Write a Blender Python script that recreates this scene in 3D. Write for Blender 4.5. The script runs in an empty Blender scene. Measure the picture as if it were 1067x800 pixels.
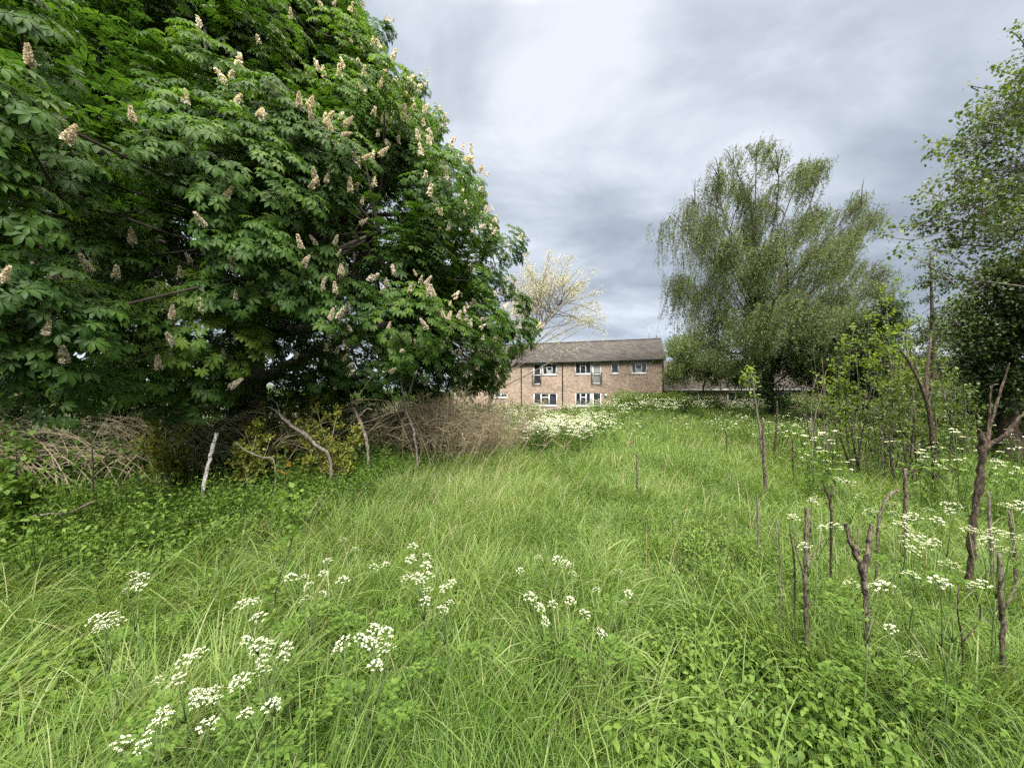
import bpy, math, random
import numpy as np
from math import radians, sin, cos, pi

# ------------------------------------------------------------------ camera, sky, sun, exposure
sc = bpy.context.scene
COL = sc.collection
random.seed(7)
rng = np.random.default_rng(11)

F, CX, HY, EYE = 385.0, 533.5, 412.0, 1.6        # focal length, centre, horizon (photo pixels), eye height
cam_data = bpy.data.cameras.new('camera')
cam_data.sensor_width = 36.0
cam_data.lens = F / 1067.0 * 36.0
cam_data.shift_y = (HY - 400.0) / 1067.0
cam_data.clip_start = 0.05
cam_data.clip_end = 3000.0
cam = bpy.data.objects.new('camera', cam_data)
COL.objects.link(cam)
cam.location = (0, 0, EYE)
cam.rotation_euler = (radians(90), 0, 0)
sc.camera = cam

SUN_EL, SUN_AZ = 42.0, 168.0                       # azimuth clockwise from +Y: behind the camera, a little to the right
world = bpy.data.worlds.new('World')
sc.world = world
world.use_nodes = True
def build_world():
    nt = world.node_tree; nt.nodes.clear(); N = nt.nodes.new; L = nt.links.new
    out = N('ShaderNodeOutputWorld'); bg = N('ShaderNodeBackground'); bg.inputs['Strength'].default_value = 0.1
    sky = N('ShaderNodeTexSky'); sky.sky_type = 'NISHITA'; sky.sun_disc = False
    sky.sun_elevation = radians(SUN_EL); sky.sun_rotation = radians(SUN_AZ)
    sky.dust_density = 2.0
    tc = N('ShaderNodeTexCoord')
    nrm = N('ShaderNodeVectorMath'); nrm.operation = 'NORMALIZE'; L(tc.outputs['Generated'], nrm.inputs[0])
    sep = N('ShaderNodeSeparateXYZ'); L(nrm.outputs['Vector'], sep.inputs[0])
    def math_(op, a, b=None, c=None):
        m = N('ShaderNodeMath'); m.operation = op
        for i, v in enumerate((a, b, c)):
            if v is None: continue
            if isinstance(v, (int, float)): m.inputs[i].default_value = v
            else: L(v, m.inputs[i])
        return m.outputs[0]
    zc = math_('MAXIMUM', sep.outputs['Z'], 0.0)
    den = math_('ADD', zc, 0.22)
    com = N('ShaderNodeCombineXYZ')
    L(math_('DIVIDE', sep.outputs['X'], den), com.inputs[0]); L(math_('DIVIDE', sep.outputs['Y'], den), com.inputs[1])
    com.inputs[2].default_value = 3.7
    def noise(scale, detail, rough, off):
        mp = N('ShaderNodeMapping'); mp.inputs['Location'].default_value = off
        mp.inputs['Scale'].default_value = (0.75, 1.0, 1.0)
        L(com.outputs[0], mp.inputs[0])
        n = N('ShaderNodeTexNoise'); n.inputs['Scale'].default_value = scale; n.inputs['Detail'].default_value = detail
        n.inputs['Roughness'].default_value = rough; n.inputs['Distortion'].default_value = 0.25
        L(mp.outputs[0], n.inputs['Vector']); return n.outputs['Fac']
    v = math_('ADD', math_('ADD', .125, math_('MULTIPLY', noise(0.9, 3, .5, (1.3, 4.1, 0)), 0.72)), math_('MULTIPLY', math_('SUBTRACT', noise(2.4, 6, .55, (7.2, 0.4, 2)),   .5), 0.8))
    # brighter breaks and darker banks of the cloud deck, each round its own direction
    def blob(px, py, width, amp):
        d = np.array([(px - CX) / F, 1.0, (HY - py) / F]); d /= np.linalg.norm(d)
        dp = N('ShaderNodeVectorMath'); dp.operation = 'DOT_PRODUCT'; L(nrm.outputs['Vector'], dp.inputs[0]); dp.inputs[1].default_value = d
        e = math_('MULTIPLY', math_('SUBTRACT', dp.outputs['Value'], 1.0), 1.0 / (width * width))
        return math_('MULTIPLY', math_('POWER', 2.718, e), amp)
    for b in ((500, 20, .22, .05), (690, 30, .20, .075), (830, 20, .12, .05), (900, 130, .13, .06), (640, 215, .18, -.06),
              (980, 60, .16, -.07), (640, 335, .10, .05), (960, 240, .10, -.05), (700, 300, .10, .03)):
        v = math_('ADD', v, blob(*b))
    ramp = N('ShaderNodeValToRGB'); L(v, ramp.inputs[0])
    cr = ramp.color_ramp; cr.interpolation = 'LINEAR'
    stops = [(.33, (.56, .64, .755)), (.45, (.77, .86, 1.00)), (.55, (1.02, 1.12, 1.26)), (.70, (1.46, 1.54, 1.68))]
    while len(cr.elements) < len(stops): cr.elements.new(.5)
    for e, (p, c) in zip(cr.elements, stops): e.position = p; e.color = (*[x / 10 for x in c], 1)
    sc10 = N('ShaderNodeVectorMath'); sc10.operation = 'SCALE'; sc10.inputs['Scale'].default_value = 10.0
    L(ramp.outputs[0], sc10.inputs[0])
    # overcast is brighter overhead; boosted and warmed far beyond that as added fill light
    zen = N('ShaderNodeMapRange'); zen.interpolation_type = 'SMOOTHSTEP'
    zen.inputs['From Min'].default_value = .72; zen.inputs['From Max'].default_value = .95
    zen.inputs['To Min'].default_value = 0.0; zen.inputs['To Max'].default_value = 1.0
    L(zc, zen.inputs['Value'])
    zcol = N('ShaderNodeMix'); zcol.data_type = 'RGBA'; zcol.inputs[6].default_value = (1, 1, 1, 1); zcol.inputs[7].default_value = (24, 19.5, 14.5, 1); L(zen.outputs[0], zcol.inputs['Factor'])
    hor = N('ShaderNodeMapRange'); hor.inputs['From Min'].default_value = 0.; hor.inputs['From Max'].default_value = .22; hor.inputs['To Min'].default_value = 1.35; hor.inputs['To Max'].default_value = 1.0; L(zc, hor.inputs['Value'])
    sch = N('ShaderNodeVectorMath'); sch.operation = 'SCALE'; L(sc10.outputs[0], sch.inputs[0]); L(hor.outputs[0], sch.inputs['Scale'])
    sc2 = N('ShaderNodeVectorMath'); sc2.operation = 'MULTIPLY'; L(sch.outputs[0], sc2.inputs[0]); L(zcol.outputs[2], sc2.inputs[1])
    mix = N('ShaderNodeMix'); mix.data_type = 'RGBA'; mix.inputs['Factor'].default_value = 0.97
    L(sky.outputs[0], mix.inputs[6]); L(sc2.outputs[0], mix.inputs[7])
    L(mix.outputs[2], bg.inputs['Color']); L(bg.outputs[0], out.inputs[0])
    world.cycles.sampling_method = 'MANUAL'; world.cycles.sample_map_resolution = 512
build_world()

sun_data = bpy.data.lights.new('sun', 'SUN')
sun_data.energy = 1.5
sun_data.angle = radians(22)
sun_data.color = (1.0, 0.96, 0.90)
sun = bpy.data.objects.new('sun', sun_data)
COL.objects.link(sun)
# the lamp shines along its local -Z; point it from the sun's direction
sun.rotation_euler = (radians(90 - SUN_EL), 0, radians(180 - SUN_AZ))

sc.view_settings.view_transform = 'Standard'
sc.view_settings.look = 'None'
sc.view_settings.exposure = 2.58
sc.view_settings.gamma = 1.0
sc.render.engine = 'CYCLES'
sc.cycles.max_bounces = 7
sc.cycles.diffuse_bounces = 4
sc.cycles.glossy_bounces = 2
sc.cycles.transmission_bounces = 5
sc.cycles.transparent_max_bounces = 4
sc.cycles.use_denoising = False
sc.cycles.sample_clamp_indirect = 6.0

def W(px, py, d):                                   # the point seen at photo pixel (px, py), d metres in front of the camera
    return np.array([(px - CX) / F * d, d, EYE + (HY - py) / F * d])

# ------------------------------------------------------------------ materials
MATS = {}
def _new(name):
    m = bpy.data.materials.new(name); m.use_nodes = True; nt = m.node_tree; nt.nodes.clear()
    return m, nt, nt.nodes.new, nt.links.new
def ramp_node(nt, stops):
    r = nt.nodes.new('ShaderNodeValToRGB'); cr = r.color_ramp
    while len(cr.elements) < len(stops): cr.elements.new(.5)
    for e, (p, c) in zip(cr.elements, stops): e.position = p; e.color = (*c, 1)
    return r
def leaf_material(name, stops, transl=.35, rough=.5, spec=.35, patch=.0, patch_scale=.8):
    """Thin leaf: per-leaf colour from the 'rnd' attribute, light passing through."""
    m, nt, N, L = _new(name)
    out = N('ShaderNodeOutputMaterial'); at = N('ShaderNodeAttribute'); at.attribute_name = 'rnd'
    r = ramp_node(nt, stops)
    if patch:
        tx = N('ShaderNodeTexCoord'); nz = N('ShaderNodeTexNoise'); nz.inputs['Scale'].default_value = patch_scale; nz.inputs['Detail'].default_value = 3
        L(tx.outputs['Object'], nz.inputs['Vector'])
        mm = N('ShaderNodeMath'); mm.operation = 'MULTIPLY_ADD'; L(nz.outputs['Fac'], mm.inputs[0]); mm.inputs[1].default_value = patch; mm.inputs[2].default_value = -patch * .5
        ad = N('ShaderNodeMath'); ad.operation = 'ADD'; L(at.outputs['Fac'], ad.inputs[0]); L(mm.outputs[0], ad.inputs[1]); L(ad.outputs[0], r.inputs[0])
    else:
        L(at.outputs['Fac'], r.inputs[0])
    p = N('ShaderNodeBsdfPrincipled'); p.inputs['Roughness'].default_value = rough; p.inputs['Specular IOR Level'].default_value = spec
    L(r.outputs[0], p.inputs['Base Color'])
    if transl > 0:
        t = N('ShaderNodeBsdfTranslucent'); hs = N('ShaderNodeMix'); hs.data_type = 'RGBA'; hs.blend_type = 'MULTIPLY'; hs.inputs['Factor'].default_value = 1
        hs.inputs[7].default_value = (1.55, 1.5, .75, 1); L(r.outputs[0], hs.inputs[6]); L(hs.outputs[2], t.inputs['Color'])
        mx = N('ShaderNodeMixShader'); mx.inputs[0].default_value = transl; L(p.outputs[0], mx.inputs[1]); L(t.outputs[0], mx.inputs[2]); L(mx.outputs[0], out.inputs[0])
    else:
        L(p.outputs[0], out.inputs[0])
    MATS[name] = m; return m
def noise_material(name, stops, scale=6., detail=5, rough=.85, spec=.2, stretch=(1, 1, 1), bump=0.):
    m, nt, N, L = _new(name)
    out = N('ShaderNodeOutputMaterial'); tx = N('ShaderNodeTexCoord'); mp = N('ShaderNodeMapping'); mp.inputs['Scale'].default_value = stretch
    nz = N('ShaderNodeTexNoise'); nz.inputs['Scale'].default_value = scale; nz.inputs['Detail'].default_value = detail; nz.inputs['Roughness'].default_value = .65
    L(tx.outputs['Object'], mp.inputs[0]); L(mp.outputs[0], nz.inputs['Vector'])
    r = ramp_node(nt, stops); L(nz.outputs['Fac'], r.inputs[0])
    p = N('ShaderNodeBsdfPrincipled'); p.inputs['Roughness'].default_value = rough; p.inputs['Specular IOR Level'].default_value = spec
    L(r.outputs[0], p.inputs['Base Color'])
    if bump:
        b = N('ShaderNodeBump'); b.inputs['Strength'].default_value = bump; b.inputs['Distance'].default_value = .02; L(nz.outputs['Fac'], b.inputs['Height']); L(b.outputs[0], p.inputs['Normal'])
    L(p.outputs[0], out.inputs[0]); MATS[name] = m; return m

leaf_material('grass_blade', [(0, (.028, .068, .008)), (.35, (.074, .142, .024)), (.62, (.128, .202, .044)), (.82, (.190, .262, .085)), (.90, (.24, .28, .12)), (1, (.34, .33, .19))], .40, .45, .25)
leaf_material('chestnut_leaf', [(0, (.022, .054, .010)), (.45, (.044, .098, .015)), (.8, (.074, .142, .021)), (1, (.12, .19, .028))], .45, .5, .22)
leaf_material('weed_leaf', [(0, (.036, .078, .012)), (.5, (.070, .135, .020)), (1, (.115, .185, .032))], .38, .5, .2)
leaf_material('ivy_leaf', [(0, (.018, .036, .010)), (.6, (.038, .068, .015)), (1, (.08, .115, .024))], .25, .45, .3)
leaf_material('hawthorn_leaf', [(0, (.025, .050, .014)), (.55, (.055, .095, .022)), (1, (.12, .17, .032))], .35, .45, .35)
leaf_material('willow_leaf', [(0, (.052, .085, .027)), (.5, (.088, .135, .042)), (1, (.140, .19, .062))], .40, .5, .3)
leaf_material('fresh_leaf', [(0, (.048, .100, .016)), (.5, (.105, .175, .024)), (1, (.20, .26, .036))], .42, .5, .3)
leaf_material('yellow_leaf', [(0, (.075, .115, .018)), (.5, (.16, .19, .030)), (1, (.28, .26, .045))], .4, .5, .3)
leaf_material('bud_leaf', [(0, (.25, .24, .18)), (.5, (.40, .39, .33)), (1, (.56, .55, .50))], .35, .6, .2)
leaf_material('red_leaf', [(0, (.13, .06, .022)), (1, (.22, .13, .035))], .35, .5, .3)
leaf_material('hedge_leaf', [(0, (.036, .072, .014)), (.5, (.066, .125, .022)), (1, (.115, .18, .035))], .35, .6, .12)
leaf_material('white_petal', [(0, (.32, .38, .21)), (.4, (.54, .57, .45)), (1, (.74, .75, .67))], .25, .6, .2)
leaf_material('spike_petal', [(0, (.30, .24, .19)), (.4, (.52, .46, .40)), (1, (.70, .66, .60))], .25, .6, .2)
leaf_material('dry_grass', [(0, (.16, .12, .075)), (1, (.36, .29, .20))], .2, .7, .2)
leaf_material('green_stem', [(0, (.06, .10, .03)), (1, (.14, .19, .07))], .1, .5, .3)
noise_material('chestnut_bark', [(.3, (.025, .021, .017)), (.7, (.075, .065, .054))], 7, stretch=(1, 1, .3), bump=.5)
noise_material('grey_bark', [(.34, (.045, .038, .031)), (.5, (.11, .095, .08)), (.66, (.22, .20, .175))], 40, stretch=(1, 1, .4), bump=.5)
noise_material('dark_bark', [(.36, (.012, .009, .006)), (.5, (.040, .030, .021)), (.66, (.11, .088, .066))], 55, stretch=(1, 1, .35), bump=.6)
noise_material('mossy_bark', [(.36, (.014, .011, .008)), (.47, (.055, .043, .033)), (.56, (.15, .128, .102)), (.68, (.055, .062, .028))], 50, stretch=(1, 1, .5), bump=.6)
noise_material('birch_bark', [(.40, (.05, .045, .04)), (.46, (.30, .28, .26)), (.56, (.52, .50, .47)), (.7, (.20, .17, .14))], 24, stretch=(1, 1, 2.2), bump=.3)
noise_material('cut_wood', [(.3, (.28, .20, .12)), (.7, (.42, .33, .22))], 30)
noise_material('dead_stem', [(.3, (.19, .16, .095)), (.7, (.38, .325, .215))], 5)
noise_material('dry_twig', [(.3, (.13, .108, .066)), (.7, (.30, .25, .165))], 5)
noise_material('bleached_wood', [(.36, (.07, .055, .042)), (.5, (.20, .17, .14)), (.64, (.35, .31, .27))], 28, stretch=(1, 1, .5), bump=.3)
noise_material('soil', [(.3, (.016, .020, .008)), (.55, (.032, .042, .012)), (.75, (.055, .058, .022))], 2.5, 8)

# ------------------------------------------------------------------ mesh building
class MB:
    """Collects vertices and faces in numpy and links them as ONE mesh object."""
    def __init__(s): s.v, s.f, s.r, s.n = [], {3: [], 4: []}, [], 0
    def add(s, V, faces, rnd=None):
        V = np.asarray(V, np.float32).reshape(-1, 3)
        for f in faces:
            f = np.asarray(f, np.int32)
            if f.size: s.f[f.shape[1]].append(f + s.n)
        s.v.append(V); s.n += len(V)
        if rnd is None: rnd = .5
        s.r.append(np.broadcast_to(np.asarray(rnd, np.float32), (len(V),)).astype(np.float32))
    def inst(s, T, faces, P, R, S, rnd):
        """template T (m,3) at P (n,3) with frames R (n,3,3; columns x,y,z) and scales S (n,) or (n,3)"""
        P = np.asarray(P, np.float32); n = len(P)
        if n == 0: return
        S = np.asarray(S, np.float32); S = np.repeat(S[:, None], 3, 1) if S.ndim == 1 else S
        V = np.einsum('nij,nmj->nmi', R.astype(np.float32), T[None].astype(np.float32) * S[:, None, :]) + P[:, None]
        m = len(T); off = (np.arange(n, dtype=np.int32) * m)[:, None, None]
        s.add(V, [(np.asarray(f, np.int32)[None] + off).reshape(-1, np.asarray(f).shape[1]) for f in faces if len(f)], np.repeat(np.asarray(rnd, np.float32), m))
    def mesh(s, name, smooth=False):
        me = bpy.data.meshes.new(name)
        if not s.v: return me
        V = np.concatenate(s.v); R = np.concatenate(s.r)
        tri = np.concatenate(s.f[3]) if s.f[3] else np.zeros((0, 3), np.int32)
        qua = np.concatenate(s.f[4]) if s.f[4] else np.zeros((0, 4), np.int32)
        nt_, nq = len(tri), len(qua)
        me.vertices.add(len(V)); me.vertices.foreach_set('co', V.ravel())
        me.loops.add(nt_ * 3 + nq * 4); me.loops.foreach_set('vertex_index', np.concatenate([tri.ravel(), qua.ravel()]).astype(np.int32))
        me.polygons.add(nt_ + nq)
        me.polygons.foreach_set('loop_start', np.concatenate([np.arange(nt_) * 3, nt_ * 3 + np.arange(nq) * 4]).astype(np.int32))
        if smooth: me.polygons.foreach_set('use_smooth', np.ones(nt_ + nq, bool))
        a = me.attributes.new('rnd', 'FLOAT', 'POINT'); a.data.foreach_set('value', R)
        me.update(calc_edges=True)
        return me
    def build(s, name, mat, parent=None, smooth=False, loc=None):
        """loc: world position of the object's (or its parent's) origin; vertices are given in world space"""
        org = np.zeros(3, np.float32)
        if parent is not None: org = np.array(parent.get('_o', (0, 0, 0)), np.float32)
        elif loc is not None: org = np.asarray(loc, np.float32)
        if s.v and np.any(org): s.v = [np.concatenate(s.v) - org]
        me = s.mesh(name, smooth); me.materials.append(MATS[mat])
        o = bpy.data.objects.new(name, me); COL.objects.link(o)
        if parent is not None: o.parent = parent
        elif loc is not None: o.location = org.tolist()
        return o
ORIGIN = {}
def thing(name, label, cat, loc=(0, 0, 0), group=None):
    o = bpy.data.objects.new(name, None); COL.objects.link(o); o.empty_display_size = .2
    o.location = [float(c) for c in loc]
    o['_o'] = [float(c) for c in loc]
    o['label'] = label; o['category'] = cat
    if group: o['group'] = group
    return o
def tag(o, label, cat, group=None, kind=None):
    o['label'] = label; o['category'] = cat
    if group: o['group'] = group
    if kind: o['kind'] = kind
    return o
def link_copy(src, loc, rz, scale, label=None, group=None, tilt=(0, 0)):
    r = src.copy(); COL.objects.link(r); r.location = [float(c) for c in loc]; r.rotation_euler = (tilt[0], tilt[1], rz); r.scale = (scale,) * 3
    if label: r['label'] = label
    if group: r['group'] = group
    for ch in list(src.children):
        c = ch.copy(); COL.objects.link(c); c.parent = r
    return r

def nrmz(v): return v / np.maximum(np.linalg.norm(v, axis=-1, keepdims=True), 1e-9)
def frames(D, U):
    """columns x=D, y, z~U"""
    x = nrmz(D); y = np.cross(U, x); bad = np.linalg.norm(y, axis=-1) < 1e-4
    if bad.any(): y[bad] = np.cross(np.array([1., .3, .2]), x[bad])
    y = nrmz(y); z = np.cross(x, y)
    return np.stack([x, y, z], -1)
def unit(n): return nrmz(rng.normal(size=(n, 3)))
def smooth_path(pts, n):
    """Catmull-Rom through the points, n samples"""
    p = np.asarray(pts, float)
    if len(p) == 2: return p[0] + (p[1] - p[0]) * np.linspace(0, 1, n)[:, None]
    q = np.vstack([2 * p[0] - p[1], p, 2 * p[-1] - p[-2]]); t = np.linspace(0, len(p) - 1, n); i = np.minimum(t.astype(int), len(p) - 2); u = (t - i)[:, None]
    a, b, c, d = q[i], q[i + 1], q[i + 2], q[i + 3]
    return .5 * (2 * b + (c - a) * u + (2 * a - 5 * b + 4 * c - d) * u ** 2 + (3 * b - a - 3 * c + d) * u ** 3)
def tube(mb, path, r, sides=6, cap=True, rnd=.5, rough=0.):
    path = np.asarray(path, float); n = len(path); r = np.broadcast_to(np.asarray(r, float), (n,))
    T = nrmz(np.gradient(path, axis=0)); ref = np.array([.13, .21, .97]) if abs(T[:, 2]).mean() < .8 else np.array([.97, .2, .1])
    A = nrmz(np.cross(T, ref)); B = np.cross(T, A)
    th = np.arange(sides) * 2 * pi / sides
    rr = r[:, None] * (1 + (rough * rng.normal(size=(n, sides)) if rough else 0))
    V = path[:, None] + rr[..., None] * (np.cos(th)[None, :, None] * A[:, None] + np.sin(th)[None, :, None] * B[:, None])
    i = np.arange(n - 1)[:, None] * sides; j = np.arange(sides)[None]; k = (j + 1) % sides
    q = np.stack([i + j, i + k, i + sides + k, i + sides + j], -1).reshape(-1, 4)
    V = V.reshape(-1, 3); fs = [q]
    if cap:
        V = np.vstack([V, path[-1:], path[:1]]); e = (n - 1) * sides; jj = np.arange(sides); kk = (jj + 1) % sides
        fs.append(np.concatenate([np.stack([e + jj, e + kk, np.full(sides, n * sides)], -1), np.stack([kk, jj, np.full(sides, n * sides + 1)], -1)]))
    mb.add(V, fs, rnd)
def tubes_fast(mb, P0, P1, P2, r0, r1, rnd=.5, seg=4):
    """many thin three-sided stems, each a quadratic arc P0-P1-P2"""
    n = len(P0); t = np.linspace(0, 1, seg + 1)[None, :, None]
    C = (1 - t) ** 2 * P0[:, None] + 2 * t * (1 - t) * P1[:, None] + t * t * P2[:, None]
    T = nrmz(np.gradient(C, axis=1)); A = nrmz(np.cross(T, np.array([.31, .43, .85]))); B = np.cross(T, A)
    r = (np.asarray(r0)[:, None] * (1 - t[0, :, 0]) + np.asarray(r1)[:, None] * t[0, :, 0])
    th = np.arange(3) * 2 * pi / 3
    V = C[:, :, None] + r[..., None, None] * (np.cos(th)[:, None] * A[:, :, None] + np.sin(th)[:, None] * B[:, :, None])
    m = (seg + 1) * 3; i = (np.arange(seg) * 3)[:, None]; j = np.arange(3)[None]; k = (j + 1) % 3
    q = np.stack([i + j, i + k, i + 3 + k, i + 3 + j], -1).reshape(-1, 4)
    q = (q[None] + (np.arange(n) * m)[:, None, None]).reshape(-1, 4)
    mb.add(V.reshape(-1, 3), [q], np.repeat(np.broadcast_to(np.asarray(rnd, np.float32), (n,)), m))

# leaf templates: x along the leaf, z its upper side
RHOMB_V = np.array([[0, 0, 0], [.5, .30, .05], [1, 0, -.06], [.5, -.30, .05]]); RHOMB_F = [np.array([[0, 2, 1], [0, 3, 2]])]
LEAF_V = np.array([[0, 0, 0], [.32, .27, .05], [.32, 0, 0], [.32, -.27, .05], [.70, .20, 0], [.70, 0, -.06], [.70, -.20, 0], [1, 0, -.20]])
LEAF_F = [np.array([[0, 2, 1], [0, 3, 2], [4, 5, 7], [5, 6, 7]]), np.array([[1, 2, 5, 4], [2, 3, 6, 5]])]
def palmate(fine=True):
    angs = [0, 42, -42, 84, -84, 130, -130]; lens = [1, .95, .95, .78, .78, .5, .5]
    if fine:
        T = np.array([[.03, 0, 0], [.40, .13, .03], [.40, 0, -.02], [.40, -.13, .03], [.70, .20, -.05], [.70, 0, -.11], [.70, -.20, -.05], [1, 0, -.32]])
        tf, qf = LEAF_F
    else:
        T = np.array([[.03, 0, 0], [.66, .20, -.06], [1, 0, -.30], [.66, -.20, -.06]]); tf, qf = RHOMB_F[0], np.zeros((0, 4), int)
    V, t, q = [], [], []
    for k, (a, l) in enumerate(zip(angs, lens)):
        c, s_ = cos(radians(a)), sin(radians(a)); v = T * l; v = np.stack([v[:, 0] * c - v[:, 1] * s_, v[:, 0] * s_ + v[:, 1] * c, v[:, 2] + (k % 3 - 1) * .02], -1)
        t.append(tf + k * len(T)); q.append(qf + k * len(T)); V.append(v)
    return np.concatenate(V), [np.concatenate(t), np.concatenate(q)]
PALM_FINE, PALM_COARSE = palmate(True), palmate(False)

def field_noise(x, y, scale, seed, octaves=3):
    r = np.random.default_rng(seed); out = np.zeros_like(x, dtype=float); amp, tot = 1., 0.
    for o in range(octaves):
        for k in range(4):
            a = r.uniform(0, 2 * pi); w = 2 * pi / scale * (2 ** o) * r.uniform(.7, 1.3)
            out += amp * np.sin(w * (x * cos(a) + y * sin(a)) + r.uniform(0, 6.28)); tot += amp
        amp *= .55
    return out / tot * 1.6
def sstep(a, b, x): t = np.clip((x - a) / (b - a), 0, 1); return t * t * (3 - 2 * t)
def gh(x, y):
    x = np.asarray(x, float); y = np.asarray(y, float)
    d = np.hypot(x, y)
    return (.045 * field_noise(x, y, 3.2, 5) * sstep(200, 40, d) + .2 * sstep(12, 26, y) + .38 * sstep(15, 25, y) * sstep(2, 7, x) * sstep(80, 40, y))
def G(px, py, up=0.):
    """ground point whose spot `up` metres above it shows at photo pixel (px, py)"""
    d = 5.
    for _ in range(12): d = (EYE - up - float(gh((px - CX) / F * d, d))) * F / (py - HY)
    x = (px - CX) / F * d
    return np.array([x, d, float(gh(x, d))])
def ground_at(px, d):
    x = (px - CX) / F * d; return np.array([x, d, float(gh(x, d))])
EDGE = np.array([(-16, 5.0), (-8.3, 5.7), (-5.4, 6.0), (-4.1, 6.8), (-2.9, 8.6), (-1.4, 13.5), (-.5, 22), (0, 40)])        # front of the dead thicket
NETTLES = np.array([(-16, 1.2), (-6, 2.3), (-4.1, 2.9), (-3.2, 3.2), (-2.8, 4.2), (-2.4, 6.5), (-1.9, 8.8), (-1.0, 13.5), (-.2, 22), (.3, 40)])   # front of the nettles before it
def sdist(x, y, poly):
    """distance to the line, positive on the field's side"""
    P = np.stack([x, y], -1); best = np.full(len(P), 1e9); sg = np.ones(len(P))
    for a, b in zip(poly[:-1], poly[1:]):
        d = b - a; t = np.clip(((P - a) @ d) / (d @ d), 0, 1); q = P - (a + t[:, None] * d); r = np.hypot(q[:, 0], q[:, 1]); k = r < best
        cr = d[0] * (P[:, 1] - a[1]) - d[1] * (P[:, 0] - a[0]); best = np.where(k, r, best); sg = np.where(k, -np.sign(cr), sg)
    return best * sg
def along(poly, s):
    """points and field-side normals at the fractions s of the line's length"""
    L_ = np.concatenate([[0], np.cumsum(np.linalg.norm(np.diff(poly, axis=0), axis=1))]); u = s * L_[-1]; i = np.clip(np.searchsorted(L_, u) - 1, 0, len(poly) - 2); d = (poly[i + 1] - poly[i]); q = poly[i] + d * ((u - L_[i]) / (L_[i + 1] - L_[i]))[:, None]; n = np.stack([d[:, 1], -d[:, 0]], -1); return q, n / np.linalg.norm(n, axis=1, keepdims=True)

# ------------------------------------------------------------------ ground
def build_ground():
    xs = np.concatenate([-np.geomspace(1500, 14, 26), np.linspace(-13.5, 27, 136), np.geomspace(28, 1500, 26)])
    ys = np.concatenate([-np.geomspace(1200, 4, 18), np.linspace(-3.5, 34, 126), np.geomspace(35, 1800, 30)])
    X, Y = np.meshgrid(xs, ys, indexing='ij'); V = np.stack([X, Y, gh(X, Y)], -1).reshape(-1, 3)
    ny = len(ys); i = np.arange(len(xs) - 1)[:, None] * ny; j = np.arange(ny - 1)[None]
    q = np.stack([i + j, i + ny + j, i + ny + j + 1, i + j + 1], -1).reshape(-1, 4)
    mb = MB(); mb.add(V, [q]); o = mb.build('ground', 'soil', smooth=True); o['kind'] = 'structure'
build_ground()
# ------------------------------------------------------------------ grass
def blades(mb, P, az, lean, length, width, curl, tone, nseg):
    """tapering blades that bow over: P (n,3) roots, az the way they lean"""
    n = len(P); s = np.linspace(0, 1, nseg + 1)
    th = lean[:, None] + curl[:, None] * (s[None] ** 1.5)
    ds = length[:, None] / nseg
    h = np.zeros((n, nseg + 1)); z = np.zeros((n, nseg + 1))
    mid = (th[:, 1:] + th[:, :-1]) / 2
    h[:, 1:] = np.cumsum(np.sin(mid) * ds, 1); z[:, 1:] = np.cumsum(np.cos(mid) * ds, 1)
    dx, dy = np.cos(az), np.sin(az)
    C = P[:, None] + np.stack([h * dx[:, None], h * dy[:, None], z], -1)
    tw = rng.normal(size=n) * .9 + pi / 2
    wx, wy = np.cos(az + tw), np.sin(az + tw)
    wv = np.stack([wx, wy, rng.normal(size=n) * .25], -1)
    wid = width[:, None] * np.array([.75, 1, .9, .62, .35])[np.minimum((s[:-1] * 4.99).astype(int), 4)][None] * .5
    Lft = C[:, :-1] - wv[:, None] * wid[..., None]; Rgt = C[:, :-1] + wv[:, None] * wid[..., None]
    m = 2 * nseg + 1
    V = np.empty((n, m, 3), np.float32); V[:, 0:2 * nseg:2] = Lft; V[:, 1:2 * nseg:2] = Rgt; V[:, -1] = C[:, -1]
    off = (np.arange(n) * m)[:, None, None]
    fs = []
    if nseg > 1:
        k = np.arange(nseg - 1) * 2; q = np.stack([k, k + 1, k + 3, k + 2], -1); fs.append((q[None] + off).reshape(-1, 4))
    t = np.array([[2 * nseg - 2, 2 * nseg - 1, 2 * nseg]]); fs.append((t[None] + off).reshape(-1, 3))
    mb.add(V.reshape(-1, 3), fs, np.repeat(tone, m))

def scatter(y0, y1, per_m2, xl=None, xr=None):
    """roots in the wedge the camera could see, with a margin at both sides"""
    f = lambda y: 1.55 * y + 1.6
    A = (f(y1) + f(y0)) * (y1 - y0); n = int(A * per_m2)
    y = np.sqrt(rng.uniform(0, 1, n) * (f(y1) ** 2 - f(y0) ** 2) + f(y0) ** 2); y = (y - 1.6) / 1.55
    x = rng.uniform(-1, 1, n) * f(y)
    k = np.ones(n, bool)
    if xl is not None: k &= x > xl
    if xr is not None: k &= x < xr
    return x[k], y[k]

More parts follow.
